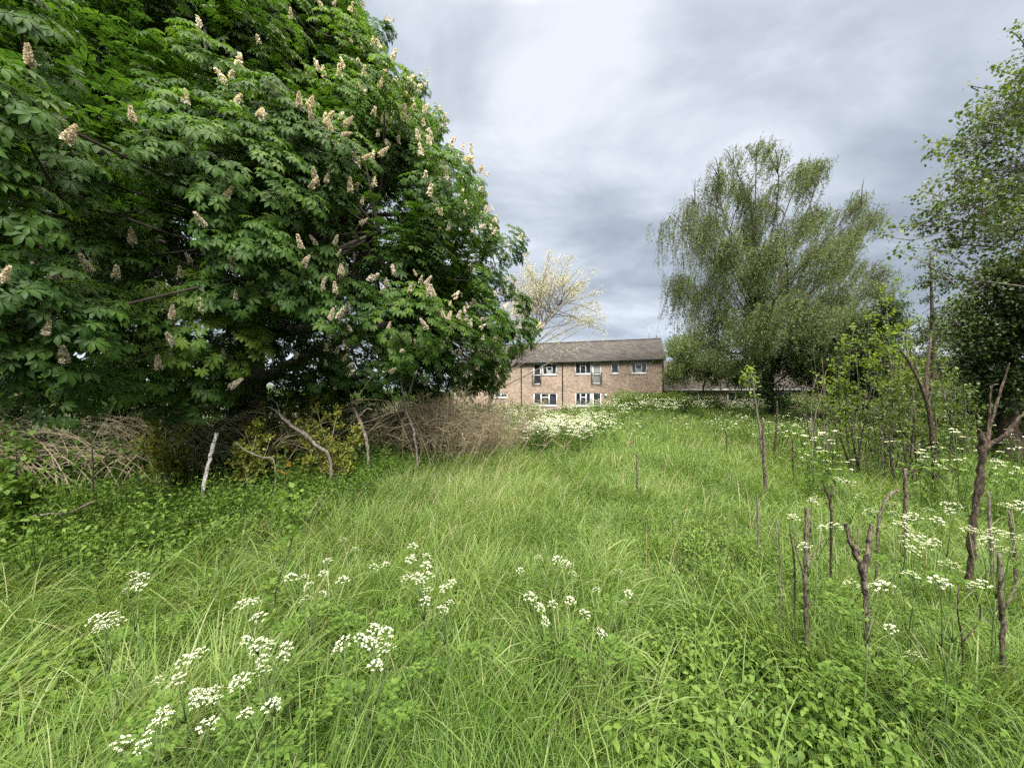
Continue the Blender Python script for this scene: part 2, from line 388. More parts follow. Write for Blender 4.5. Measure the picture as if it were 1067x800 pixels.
# trampled, thin or weedy spots in the grass (x, y, radius, how bare)
BARE = [(*G(610, 745)[:2], .14, .8), (*G(540, 655)[:2], .16, .7), (*G(455, 770)[:2], .12, .8), (*G(880, 740)[:2], .2, .7), (*G(300, 760)[:2], .16, .6), (*G(660, 600)[:2], .3, .7), (*G(560, 545)[:2], .35, .5), (*G(840, 560)[:2], .4, .5), (*G(735, 760)[:2], .22, .9), (*G(800, 770)[:2], .25, .9), (*G(60, 720)[:2], .35, .6), (*G(690, 730)[:2], .25, .7), (*G(730, 590)[:2], .35, .6),
        (*G(600, 700)[:2], .2, .5), (*G(150, 690)[:2], .3, .4), (*G(470, 700)[:2], .15, .5), (*G(640, 470)[:2], .6, .5), (*G(770, 520)[:2], .5, .4)]
def meadow():
    mb = MB()
    bands = [(.35, 1.6, 330, 16, 6), (1.6, 3.2, 240, 15, 5), (3.2, 6, 135, 13, 4), (6, 10, 66, 12, 3), (10, 17, 28, 11, 2), (17, 27, 10, 10, 2)]
    for (y0, y1, tufts, per, nseg) in bands:
        x, y = scatter(y0, y1, tufts, xr=22)
        e = sdist(x, y, NETTLES); keep = rng.uniform(size=len(x)) < np.where(e > -1.2,   .34 + .66 * sstep(-.5, .7, e + .45 * field_noise(x, y, 1.3, 25)), .04) * (sdist(x, y, EDGE) > -.6)
        dens = .62 + .38 * field_noise(x, y, 1.1, 21)
        for bx, by, br, ba in BARE: dens *= 1 - ba * np.exp(-((x - bx) ** 2 + (y - by) ** 2) / br ** 2)
        keep &= rng.uniform(size=len(x)) < np.clip(dens + .25, .05, 1)
        x, y = x[keep], y[keep]; nt_ = len(x)
        lush = sstep(-.5, .6, field_noise(x, y, 4.5, 31))            # tall/short patches
        tone0 = .45 + .19 * field_noise(x, y, 2.6, 41) + .14 * field_noise(x, y, .7, 43) + rng.normal(size=nt_) * .08
        wind = .35 + 1.5 * field_noise(x, y, 6, 51) + 1.0 * field_noise(x, y, 1.4, 53) + rng.normal(size=nt_) * 1.1
        tus = field_noise(x, y, .95, 33); th_len = (.31 + .14 * lush + .04 * rng.normal(size=nt_)) * (1 + .48 * tus); tone0 += .09 * tus
        # the pale wispy swathe left of the middle, the bright one further up, long flattened grass at the corners
        pale = np.exp(-(((x + .9) / 1.6) ** 2 + ((y - 6.2) / 2.6) ** 2)); bright = np.exp(-(((x - .6) / 2.2) ** 2 + ((y - 11) / 2.6) ** 2))
        left = sstep(-.6, -2.2, x - 0 * y) * sstep(4.5, 2.5, y)
        tone0 += .15 * pale + .08 * bright + .07 * left
        straw_p = .055 + .15 * pale + .06 * left
        rough = sstep(.1, 1.2, x) * sstep(6.5, 4, y)                  # the weedy right side: shorter, tangled
        th_len *= 1 - .18 * rough + .18 * left
        k = per
        idx = np.repeat(np.arange(nt_), k); n = len(idx)
        rad = np.abs(rng.normal(size=n)) * (.05 + .012 * y[idx]); a = rng.uniform(0, 2 * pi, n)
        px, py = x[idx] + rad * np.cos(a), y[idx] + rad * np.sin(a)
        P = np.stack([px, py, gh(px, py) - .01], -1)
        mixw = .5 + .25 * left[idx] + .15 * pale[idx]
        az = np.arctan2((1 - mixw) * np.sin(a) + mixw * np.sin(wind[idx]), (1 - mixw) * np.cos(a) + mixw * np.cos(wind[idx])) + rng.normal(size=n) * .5
        ln = np.clip(th_len[idx] * rng.uniform(.55, 1.25, n), .08, .75)
        lean = np.abs(rng.normal(size=n)) * .28 + .08 + .25 * left[idx]
        curl = np.abs(rng.normal(size=n)) * 1.15 + .5 + .7 * rough[idx] * rng.uniform(0, 1.6, n)
        wd = np.maximum(np.where(P[:, 1] < 3.5, rng.uniform(.0026, .0085, n), rng.uniform(.0024, .0065, n)), .0013 * P[:, 1] * rng.uniform(.7, 1.3, n))
        straw = rng.uniform(size=n) < straw_p[idx]
        tone = np.clip(tone0[idx] + rng.normal(size=n) * .17, 0, .88); tone[straw] = rng.uniform(.82, 1., straw.sum())
        wd[straw] *= .7
        blades(mb, P, az, lean, ln, wd, curl, tone, nseg)
    # broad arching blades of coarser grass close by
    x, y = scatter(.7, 4.5, 16, xr=8); k = sdist(x, y, NETTLES) > .3; x, y = x[k], y[k]
    k = field_noise(x, y, 1.3, 61) > -.1; x, y = x[k], y[k]
    idx = np.repeat(np.arange(len(x)), 7); n = len(idx); a = rng.uniform(0, 2 * pi, n)
    P = np.stack([x[idx] + .04 * np.cos(a), y[idx] + .04 * np.sin(a), gh(x[idx], y[idx]) - .01], -1)
    blades(mb, P, a, np.abs(rng.normal(size=n)) * .2 + .15, rng.uniform(.35, .68, n), rng.uniform(.005, .009, n), rng.uniform(.9, 2.3, n), np.clip(.55 + rng.normal(size=n) * .12, 0, .8), 6)
    o = mb.build('meadow_grass', 'grass_blade'); tag(o, 'long green meadow grass covering the whole field', 'grass', kind='stuff')
    # thin flowering stems with pale drooping tips
    mb = MB()
    x, y = scatter(2.2, 12, 11, xr=14); k = (sdist(x, y, NETTLES) > .2) & (field_noise(x, y, 2.2, 71) + .9 * np.exp(-(((x + .9) / 1.8) ** 2 + ((y - 5.5) / 3) ** 2)) + .5 * (x < -1) > .25); x, y = x[k], y[k]
    n = len(x); P = np.stack([x, y, gh(x, y)], -1); az = .3 + 1.2 * field_noise(x, y, 6, 51) + rng.normal(size=n) * .5
    blades(mb, P, az, np.abs(rng.normal(size=n)) * .15 + .1, rng.uniform(.45, .7, n), np.maximum(.0022, .0011 * y), rng.uniform(.4, 1.3, n), rng.uniform(.2, .9, n), 4)
    o = mb.build('grass_seed_stems', 'dry_grass'); tag(o, 'thin pale flowering grass stems scattered through the meadow', 'grass stems', kind='stuff')
meadow()

def leafy_weeds(mb, x, y, hmin, hmax, leaf, pairs=6):
    """upright nettle-like stems with pairs of drooping leaves"""
    n = len(x); h = rng.uniform(hmin, hmax, n); base = np.stack([x, y, gh(x, y)], -1)
    lean = rng.normal(size=(n, 2)) * .16; top = base + np.stack([lean[:, 0] * h, lean[:, 1] * h, h], -1)
    tubes_fast(mb, base, (base + top) / 2 + .02 * rng.normal(size=(n, 3)), top, np.full(n, .004), np.full(n, .002), .2, 2)
    for k in range(pairs):
        t = (k + 1) / pairs; c = base + (top - base) * (.25 + .75 * t); a = rng.uniform(0, 2 * pi, n) if k == 0 else a + pi / 2 + rng.normal(size=n) * .3
        for sgn in (0, pi):
            b = a + sgn; dn = rng.uniform(-.7, .25, n); D = np.stack([np.cos(b), np.sin(b), dn], -1)
            S = leaf * rng.uniform(.6, 1.25, n) * (1.15 - .45 * t)
            mb.inst(LEAF_V, LEAF_F, c, frames(D, np.tile([0, 0, 1.], (n, 1)) + .3 * rng.normal(size=(n, 3))), S, np.clip(.40 + .5 * t + .18 * rng.normal(size=n), 0, 1))
def weeds():
    # nettles and bramble leaves along the thicket's foot
    mb = MB()
    n = 60000; x = rng.uniform(-10, 1, n); y = rng.uniform(2, 24, n); e1 = sdist(x, y, NETTLES); e2 = sdist(x, y, EDGE)
    k = (e1 < .35 + .5 * field_noise(x, y, 1.1, 83)) & (e2 > -.5) & (rng.uniform(size=n) < .75 / (1 + .012 * y * y)) & (field_noise(x, y, 1.3, 81) > -.75); x, y = x[k], y[k]
    h = .34 + .16 * field_noise(x, y, 1.4, 85)
    for a, b in ((0, .28), (.28, .38), (.38, .7)):
        q = (h >= a) & (h < b); leafy_weeds(mb, x[q], y[q], max(.15, a * .8), b, .058, 6)
    print('nettles', len(x))
    o = mb.build('nettle_patch', 'weed_leaf'); tag(o, 'dark green nettles and bramble leaves along the foot of the dead thicket', 'nettles', kind='stuff')
    mb = MB()
    for (px, py, r, n, h, lf) in ((715, 770, .30, 130, .34, .055), (690, 690, .42, 180, .30, .045), (790, 690, .45, 200, .30, .05), (760, 560, .5, 150, .32, .05), (640, 560, .6, 120, .26, .04),
                              (820, 620, .5, 170, .34, .045), (890, 760, .35, 90, .3, .05), (60, 760, .35, 150, .24, .075), (20, 700, .35, 120, .26, .07), (400, 740, .25, 60, .3, .04),
                              (730, 480, .9, 260, .34, .05), (560, 520, .7, 90, .24, .04), (640, 440, 1.6, 200, .4, .06), (860, 470, .9, 160, .35, .05), (960, 690, .4, 80, .3, .05), (395, 690, .12, 30, .34, .05)):
        c = G(px, py, .25); a = rng.uniform(0, 2 * pi, n); rr = r * np.sqrt(rng.uniform(size=n)) * rng.uniform(.7, 1.2, n)
        k = rng.uniform(size=n) < .62; leafy_weeds(mb, (c[0] + rr * np.cos(a))[k], (c[1] + rr * np.sin(a))[k], h * .5, h, lf, 5)
    x, y = scatter(.7, 9, 7, xr=9); k = sdist(x, y, NETTLES) > .2; leafy_weeds(mb, x[k], y[k], .12, .36, .045, 5)
    o = mb.build('broad_leaved_weeds', 'weed_leaf'); tag(o, 'low broad leaved weeds growing among the grass', 'weeds', kind='stuff')
weeds()
# ------------------------------------------------------------------ the brick building beyond the field
def simple_material(name, col, rough=.6, spec=.3, metal=0.):
    m, nt, N, L = _new(name); out = N('ShaderNodeOutputMaterial'); p = N('ShaderNodeBsdfPrincipled')
    tx = N('ShaderNodeTexCoord'); nz = N('ShaderNodeTexNoise'); nz.inputs['Scale'].default_value = 3.; nz.inputs['Detail'].default_value = 5; L(tx.outputs['Object'], nz.inputs['Vector'])
    r = ramp_node(nt, [(.3, tuple(c * .82 for c in col)), (.7, tuple(min(1, c * 1.1) for c in col))]); L(nz.outputs['Fac'], r.inputs[0]); L(r.outputs[0], p.inputs['Base Color'])
    p.inputs['Roughness'].default_value = rough; p.inputs['Specular IOR Level'].default_value = spec; p.inputs['Metallic'].default_value = metal
    L(p.outputs[0], out.inputs[0]); MATS[name] = m
def brick_material(name, c1, c2, mortar, bw, bh, stain):
    m, nt, N, L = _new(name); out = N('ShaderNodeOutputMaterial'); p = N('ShaderNodeBsdfPrincipled')
    tx = N('ShaderNodeTexCoord'); sp = N('ShaderNodeSeparateXYZ'); L(tx.outputs['Object'], sp.inputs[0]); cb = N('ShaderNodeCombineXYZ')
    ad = N('ShaderNodeMath'); ad.operation = 'ADD'; L(sp.outputs['X'], ad.inputs[0]); L(sp.outputs['Y'], ad.inputs[1]); L(ad.outputs[0], cb.inputs[0]); L(sp.outputs['Z'], cb.inputs[1])
    b = N('ShaderNodeTexBrick'); L(cb.outputs[0], b.inputs['Vector']); b.inputs['Scale'].default_value = 1.; b.inputs['Brick Width'].default_value = bw; b.inputs['Row Height'].default_value = bh
    b.inputs['Mortar Size'].default_value = .010; b.inputs['Bias'].default_value = 0.; b.inputs['Color1'].default_value = (*c1, 1); b.inputs['Color2'].default_value = (*c2, 1); b.inputs['Mortar'].default_value = (*mortar, 1)
    nz = N('ShaderNodeTexNoise'); nz.inputs['Scale'].default_value = 1.1; nz.inputs['Detail'].default_value = 7; nz.inputs['Roughness'].default_value = .7; L(cb.outputs[0], nz.inputs['Vector'])
    r = ramp_node(nt, [(.3, (stain, stain, stain)), (.7, (1.2, 1.16, 1.1))]); L(nz.outputs['Fac'], r.inputs[0])
    nz2 = N('ShaderNodeTexNoise'); nz2.inputs['Scale'].default_value = 9.; nz2.inputs['Detail'].default_value = 3; L(cb.outputs[0], nz2.inputs['Vector'])
    r2 = ramp_node(nt, [(.35, (.72, .70, .70)), (.65, (1.22, 1.2, 1.15))]); L(nz2.outputs['Fac'], r2.inputs[0])
    m1 = N('ShaderNodeMix'); m1.data_type = 'RGBA'; m1.blend_type = 'MULTIPLY'; m1.inputs['Factor'].default_value = 1; L(b.outputs['Color'], m1.inputs[6]); L(r.outputs[0], m1.inputs[7])
    m2 = N('ShaderNodeMix'); m2.data_type = 'RGBA'; m2.blend_type = 'MULTIPLY'; m2.inputs['Factor'].default_value = 1; L(m1.outputs[2], m2.inputs[6]); L(r2.outputs[0], m2.inputs[7])
    L(m2.outputs[2], p.inputs['Base Color']); p.inputs['Roughness'].default_value = .9; p.inputs['Specular IOR Level'].default_value = .15
    L(p.outputs[0], out.inputs[0]); MATS[name] = m
brick_material('brick', (.37, .285, .225), (.19, .145, .12), (.32, .29, .255), .225, .075, .72)
brick_material('roof_tile', (.082, .078, .076), (.048, .047, .048), (.026, .025, .025), .30, .22, .7)
brick_material('grey_roof_tile', (.115, .106, .10), (.078, .072, .070), (.04, .037, .035), .30, .22, .65)
simple_material('white_upvc', (.72, .73, .74), .45, .4)
simple_material('dark_gap', (.012, .013, .014), .6)
simple_material('pale_curtain', (.26, .27, .26), .9)
simple_material('black_metal', (.02, .021, .023), .5)
simple_material('white_wall', (.62, .61, .58), .8)
simple_material('aerial_metal', (.30, .31, .32), .4, .4, .6)
def glass_material():
    m, nt, N, L = _new('window_glass'); out = N('ShaderNodeOutputMaterial'); p = N('ShaderNodeBsdfPrincipled')
    tx = N('ShaderNodeTexCoord'); nz = N('ShaderNodeTexNoise'); nz.inputs['Scale'].default_value = 2.2; L(tx.outputs['Object'], nz.inputs['Vector'])
    r = ramp_node(nt, [(.35, (.012, .014, .016)), (.7, (.05, .055, .06))]); L(nz.outputs['Fac'], r.inputs[0]); L(r.outputs[0], p.inputs['Base Color'])
    p.inputs['Roughness'].default_value = .06; p.inputs['Specular IOR Level'].default_value = .6; L(p.outputs[0], out.inputs[0]); MATS['window_glass'] = m
glass_material()

def box(mb, x0, x1, y0, y1, z0, z1):
    V = np.array([(x, y, z) for z in (z0, z1) for y in (y0, y1) for x in (x0, x1)], float)
    mb.add(V, [np.array([[0, 2, 3, 1], [4, 5, 7, 6], [0, 1, 5, 4], [2, 6, 7, 3], [0, 4, 6, 2], [1, 3, 7, 5]])])
def local_build(mb, name, mat, parent, smooth=False):
    me = mb.mesh(name, smooth); me.materials.append(MATS[mat]); o = bpy.data.objects.new(name, me); COL.objects.link(o); o.parent = parent; return o

# facade line: right corner R, running to the left and away (local x along the wall from the left end, -y out of the wall)
YR, YL = 32.0, 35.6
PR = np.array([(691 - CX) / F * YR, YR]); PL = np.array([(546 - CX) / F * YL, YL])
u2 = (PR - PL) / np.linalg.norm(PR - PL)
FLEN = 19.0
P0 = PR - u2 * FLEN
ANG = math.atan2(u2[1], u2[0]); SIN = np.array([-u2[1], u2[0]])
GZ = -0.35                                            # floor level: the building stands a little lower than the field
def fx(px):                                           # photo column -> metres along the facade
    k = (px - CX) / F; return (k * P0[1] - P0[0]) / (u2[0] - k * u2[1])
def fz(px, py):
    y = P0[1] + u2[1] * fx(px); return EYE + (HY - py) / F * y
def build_brick_building():
    b = thing('brick_building', 'long two storey brown brick block with white windows and dark tiled roof', 'building')
    b.location = (P0[0], P0[1], 0); b.rotation_euler = (0, 0, ANG)
    EAVE = fz(620, 374.5); DEP = 8.2; RIDGE = EAVE + 2.15
    up_t, up_b = EAVE - .16, EAVE - .16
    z = lambda zx, zy: fz(490 + zx / 3.557, 330 + zy / 3.557); X = lambda zx: fx(490 + zx / 3.557)
    holes, dets = [], []
    def hole(x0, x1, z0, z1, kind): holes.append((x0, x1, z0, z1)); dets.append(kind)
    T1 = EAVE - .12; B1 = T1 - 1.22; DB = T1 - 2.12                     # upper window heads, sills, balcony door thresholds
    T0 = z(440, 281); B0 = T0 - 1.25
    hole(X(233), X(262), DB + .0, T1 - .1, 'door'); hole(X(265), X(322), B1, T1 - .1, 'window3')
    hole(X(387), X(449), B1, T1 - .02, 'window3'); hole(X(452), X(486), DB, T1 - .02, 'door_light')
    hole(X(521), X(551), B1 + .02, T1 - .05, 'window1'); hole(X(592), X(657), B1, T1 + .0, 'window3')
    hole(X(88), X(138), z(110, 300), z(110, 283), 'window2'); hole(X(233), X(322), B0, T0 - .02, 'window3'); hole(X(388), X(450), B0, T0, 'window3'); hole(X(453), X(486), T0 - 2.1, T0, 'door_dark')
    hole(X(595), X(660), B0, T0, 'window3')
    hole(X(20), X(70), B1, T1, 'window2'); hole(X(-60), X(-10), B1, T1, 'window2')
    # wall with real openings
    xs = sorted({0., FLEN, *[h[0] for h in holes], *[h[1] for h in holes]}); zs = sorted({GZ - .6, EAVE, *[h[2] for h in holes], *[h[3] for h in holes]})
    mb = MB()
    inside = lambda xm, zm: any(h[0] < xm < h[1] and h[2] < zm < h[3] for h in holes)
    for i in range(len(xs) - 1):
        for j in range(len(zs) - 1):
            if inside((xs[i] + xs[i + 1]) / 2, (zs[j] + zs[j + 1]) / 2): continue
            mb.add([(xs[i], 0, zs[j]), (xs[i + 1], 0, zs[j]), (xs[i + 1], 0, zs[j + 1]), (xs[i], 0, zs[j + 1])], [np.array([[0, 1, 2, 3]])])
    for (a, c, e, f) in holes:                                        # reveals
        mb.add([(a, 0, e), (a, .14, e), (a, .14, f), (a, 0, f), (c, 0, e), (c, .14, e), (c, .14, f), (c, 0, f)], [np.array([[0, 1, 2, 3], [4, 7, 6, 5], [3, 2, 6, 7], [0, 4, 5, 1]])])
    # gable ends and back
    for xx in (0., FLEN):
        mb.add([(xx, 0, GZ - .6), (xx, DEP, GZ - .6), (xx, DEP, EAVE), (xx, DEP / 2, RIDGE - .08), (xx, 0, EAVE)], [np.array([[0, 1, 2, 4]]), np.array([[4, 2, 3]])])
    mb.add([(0, DEP, GZ - .6), (FLEN, DEP, GZ - .6), (FLEN, DEP, EAVE), (0, DEP, EAVE)], [np.array([[0, 1, 2, 3]])])
    local_build(mb, 'wall', 'brick', b)
    # roof: two tiled slopes with thickness, ridge tiles
    mb = MB(); ov = .32; rise = (RIDGE - EAVE) / (DEP / 2)
    for sgn in (0, 1):
        y0, y1 = (-ov, DEP / 2) if sgn == 0 else (DEP + ov, DEP / 2)
        z0 = EAVE - ov * rise + .06
        V = [(-.2, y0, z0), (FLEN + .2, y0, z0), (FLEN + .2, y1, RIDGE + .06), (-.2, y1, RIDGE + .06)]
        V += [(x, y, zz - .12) for (x, y, zz) in V]
        mb.add(V, [np.array([[0, 1, 2, 3], [4, 7, 6, 5], [0, 4, 5, 1], [1, 5, 6, 2], [0, 3, 7, 4]])])
    roof = local_build(mb, 'roof', 'roof_tile', b)
    mb = MB(); tube(mb, [(-.2, DEP / 2, RIDGE + .06), (FLEN + .2, DEP / 2, RIDGE + .06)], .11, 8); local_build(mb, 'ridge_tiles', 'roof_tile', roof)
    # television aerial on the ridge at the right end
    mb = MB(); ax = X(752) - .3
    ax = FLEN - .9
    tube(mb, [(ax, DEP / 2, RIDGE), (ax, DEP / 2, RIDGE + 1.3)], .022, 6)
    tube(mb, [(ax - .7, DEP / 2, RIDGE + 1.2), (ax + .5, DEP / 2, RIDGE + 1.28)], .016, 5)
    for k in range(7): tube(mb, [(ax - .6 + .16 * k, DEP / 2 - .22, RIDGE + 1.205 + .011 * k), (ax - .6 + .16 * k, DEP / 2 + .22, RIDGE + 1.205 + .011 * k)], .009, 4)
    local_build(mb, 'aerial', 'aerial_metal', b)
    mb = MB(); tube(mb, [(-.2, -ov - .05, EAVE - ov * rise - .02), (FLEN + .2, -ov - .05, EAVE - ov * rise - .02)], .06, 8); box(mb, 0, FLEN, -.30, -.012, EAVE - .115, EAVE - .09)
    local_build(mb, 'gutter', 'black_metal', b)
    for zx in (190, 343, 715):
        mb = MB(); px_ = X(zx); tube(mb, [(px_, -.34, EAVE - .2), (px_, -.07, EAVE - .45), (px_, -.07, GZ)], .042, 7); local_build(mb, 'downpipe', 'black_metal', b)
    rs = random.Random(4)
    for (a, c, e, f), kind in zip(holes, dets):
        w = bpy.data.objects.new('balcony_door' if 'door' in kind else 'window', None); COL.objects.link(w); w.parent = b
        fr = MB(); t = .10; y0, y1 = .05, .11
        box(fr, a + .003, a + t, y0, y1, e + .003, f - .003); box(fr, c - t, c - .003, y0, y1, e + .003, f - .003); box(fr, a + t, c - t, y0 + .003, y1, e + .003, e + t); box(fr, a + t, c - t, y0 + .003, y1, f - t, f - .003)
        wdt = c - a
        if kind == 'window3':
            m1 = a + wdt * .33; m2 = a + wdt * .66
            box(fr, m1 - .04, m1 + .04, y0 + .004, y1 - .004, e + t, f - t); box(fr, m2 - .04, m2 + .04, y0 + .004, y1 - .004, e + t, f - t)
            zt = f - (f - e) * .34; box(fr, m1 + .04, m2 - .04, y0 + .006, y1 - .006, zt - .04, zt + .04)
        if kind == 'window2': box(fr, a + wdt * .5 - .04, a + wdt * .5 + .04, y0 + .004, y1 - .004, e + t, f - t)
        if 'door' in kind: box(fr, a + t, c - t, y0 + .006, y1 - .006, e + .85, e + .93)
        local_build(fr, 'frame', 'white_upvc', w)
        if 'door' not in kind: sl = MB(); box(sl, a - .05, c + .05, -.06, .048, e - .05, e - .003); local_build(sl, 'sill', 'white_upvc', w)
        g = MB(); g.add([(a + .01, .085, e + .01), (c - .01, .085, e + .01), (c - .01, .085, f - .01), (a + .01, .085, f - .01)], [np.array([[0, 1, 2, 3]])]); local_build(g, 'pane', 'window_glass', w)
        cu = MB(); k = 0                                               # curtains drawn to the sides
        def cur(s0, s1, z0, z1):
            xx = np.linspace(s0, s1, 9); V = [(q, .079 + .003 * (i % 2), zz) for zz in (z0, z1) for i, q in enumerate(xx)]
            cu.add(V, [np.array([[i, i + 1, i + 10, i + 9] for i in range(8)])])
        if kind == 'window3':
            if rs.random() < .7: cur(a + t, a + wdt * (.12 + .1 * rs.random()), e + t, f - t)
            if rs.random() < .6: cur(c - wdt * (.10 + .08 * rs.random()), c - t, e + t, f - t)
            if rs.random() < .6: cur(a + wdt * .36, a + wdt * .62, e + t, e + (f - e) * (.3 + .3 * rs.random()))
        if kind == 'door_light': cur(a + t, c - t, e + t, f - t)
        if cu.n: local_build(cu, 'curtain', 'pale_curtain', w)
        if kind in ('door', 'door_light'):
            rl = MB(); h = .98; box(rl, a - .06, c + .06, -.14, -.10, e + h - .03, e + h + .03); box(rl, a - .06, c + .06, -.14, -.10, e - .02, e + .03)
            for q in (a - .06, c + .02): box(rl, q, q + .04, -.138, -.102, e + .03, e + h - .03)
            nb = 9
            for q in range(1, nb): xx = a - .06 + (wdt + .12) * q / nb; box(rl, xx - .008, xx + .008, -.13, -.112, e + .03, e + h - .03)
            for q in (a - .05, c + .03): box(rl, q, q + .02, -.10, -.002, e + h - .02, e + h + .02)
            local_build(rl, 'railing', 'black_metal', w)
    mb = MB(); lx, lz = X(503), z(503, 291); box(mb, lx - .09, lx + .09, -.13, -.003, lz - .09, lz + .09); local_build(mb, 'wall_lamp', 'white_upvc', b)
    return b
build_brick_building()

def build_low_building():
    b = thing('low_building', 'single storey grey roofed building joining the right end of the brick block', 'building')
    xo = PR + SIN * 2.6 + u2 * .35; b.location = (xo[0], xo[1], 0); b.rotation_euler = (0, 0, ANG)
    LEN, DEP, EAVE, RIDGE = 12., 8., 2.35, 5.1
    mb = MB(); box(mb, 0, LEN, 0, DEP, GZ - .6, EAVE - .02)
    for xx in (0.002, LEN - .002): mb.add([(xx, 0, EAVE - .02), (xx, DEP, EAVE - .02), (xx, DEP / 2, RIDGE - .1)], [np.array([[0, 1, 2]])])
    local_build(mb, 'wall', 'brick', b)
    mb = MB(); ov = .35; rise = (RIDGE - EAVE) / (DEP / 2)
    for (y0, y1) in ((-ov, DEP / 2), (DEP + ov, DEP / 2)):
        z0 = EAVE - ov * rise + .08; V = [(-.15, y0, z0), (LEN + .2, y0, z0), (LEN + .2, y1, RIDGE), (-.15, y1, RIDGE)]; V += [(x, y, zz - .12) for (x, y, zz) in V]
        mb.add(V, [np.array([[0, 1, 2, 3], [4, 7, 6, 5], [0, 4, 5, 1], [1, 5, 6, 2], [0, 3, 7, 4]])])
    local_build(mb, 'roof', 'grey_roof_tile', b)
    mb = MB(); box(mb, -.15, LEN + .2, -ov - .12, -ov - .004, EAVE - ov * rise - .10, EAVE - ov * rise + .05); local_build(mb, 'gutter', 'aerial_metal', b)
    for k in range(3):
        w = bpy.data.objects.new('window', None); COL.objects.link(w); w.parent = b; a = 1.6 + 3.6 * k; c = a + 1.3; e, f = .75, 1.95
        fr = MB(); box(fr, a, a + .07, -.04, -.003, e, f); box(fr, c - .07, c, -.04, -.003, e, f); box(fr, a + .07, c - .07, -.04, -.003, e, e + .07); box(fr, a + .07, c - .07, -.04, -.003, f - .07, f); box(fr, (a + c) / 2 - .03, (a + c) / 2 + .03, -.04, -.003, e + .07, f - .07)
        local_build(fr, 'frame', 'white_upvc', w); g = MB(); g.add([(a + .01, -.012, e + .01), (c - .01, -.012, e + .01), (c - .01, -.012, f - .01), (a + .01, -.012, f - .01)], [np.array([[0, 1, 2, 3]])]); local_build(g, 'pane', 'window_glass', w)
build_low_building()
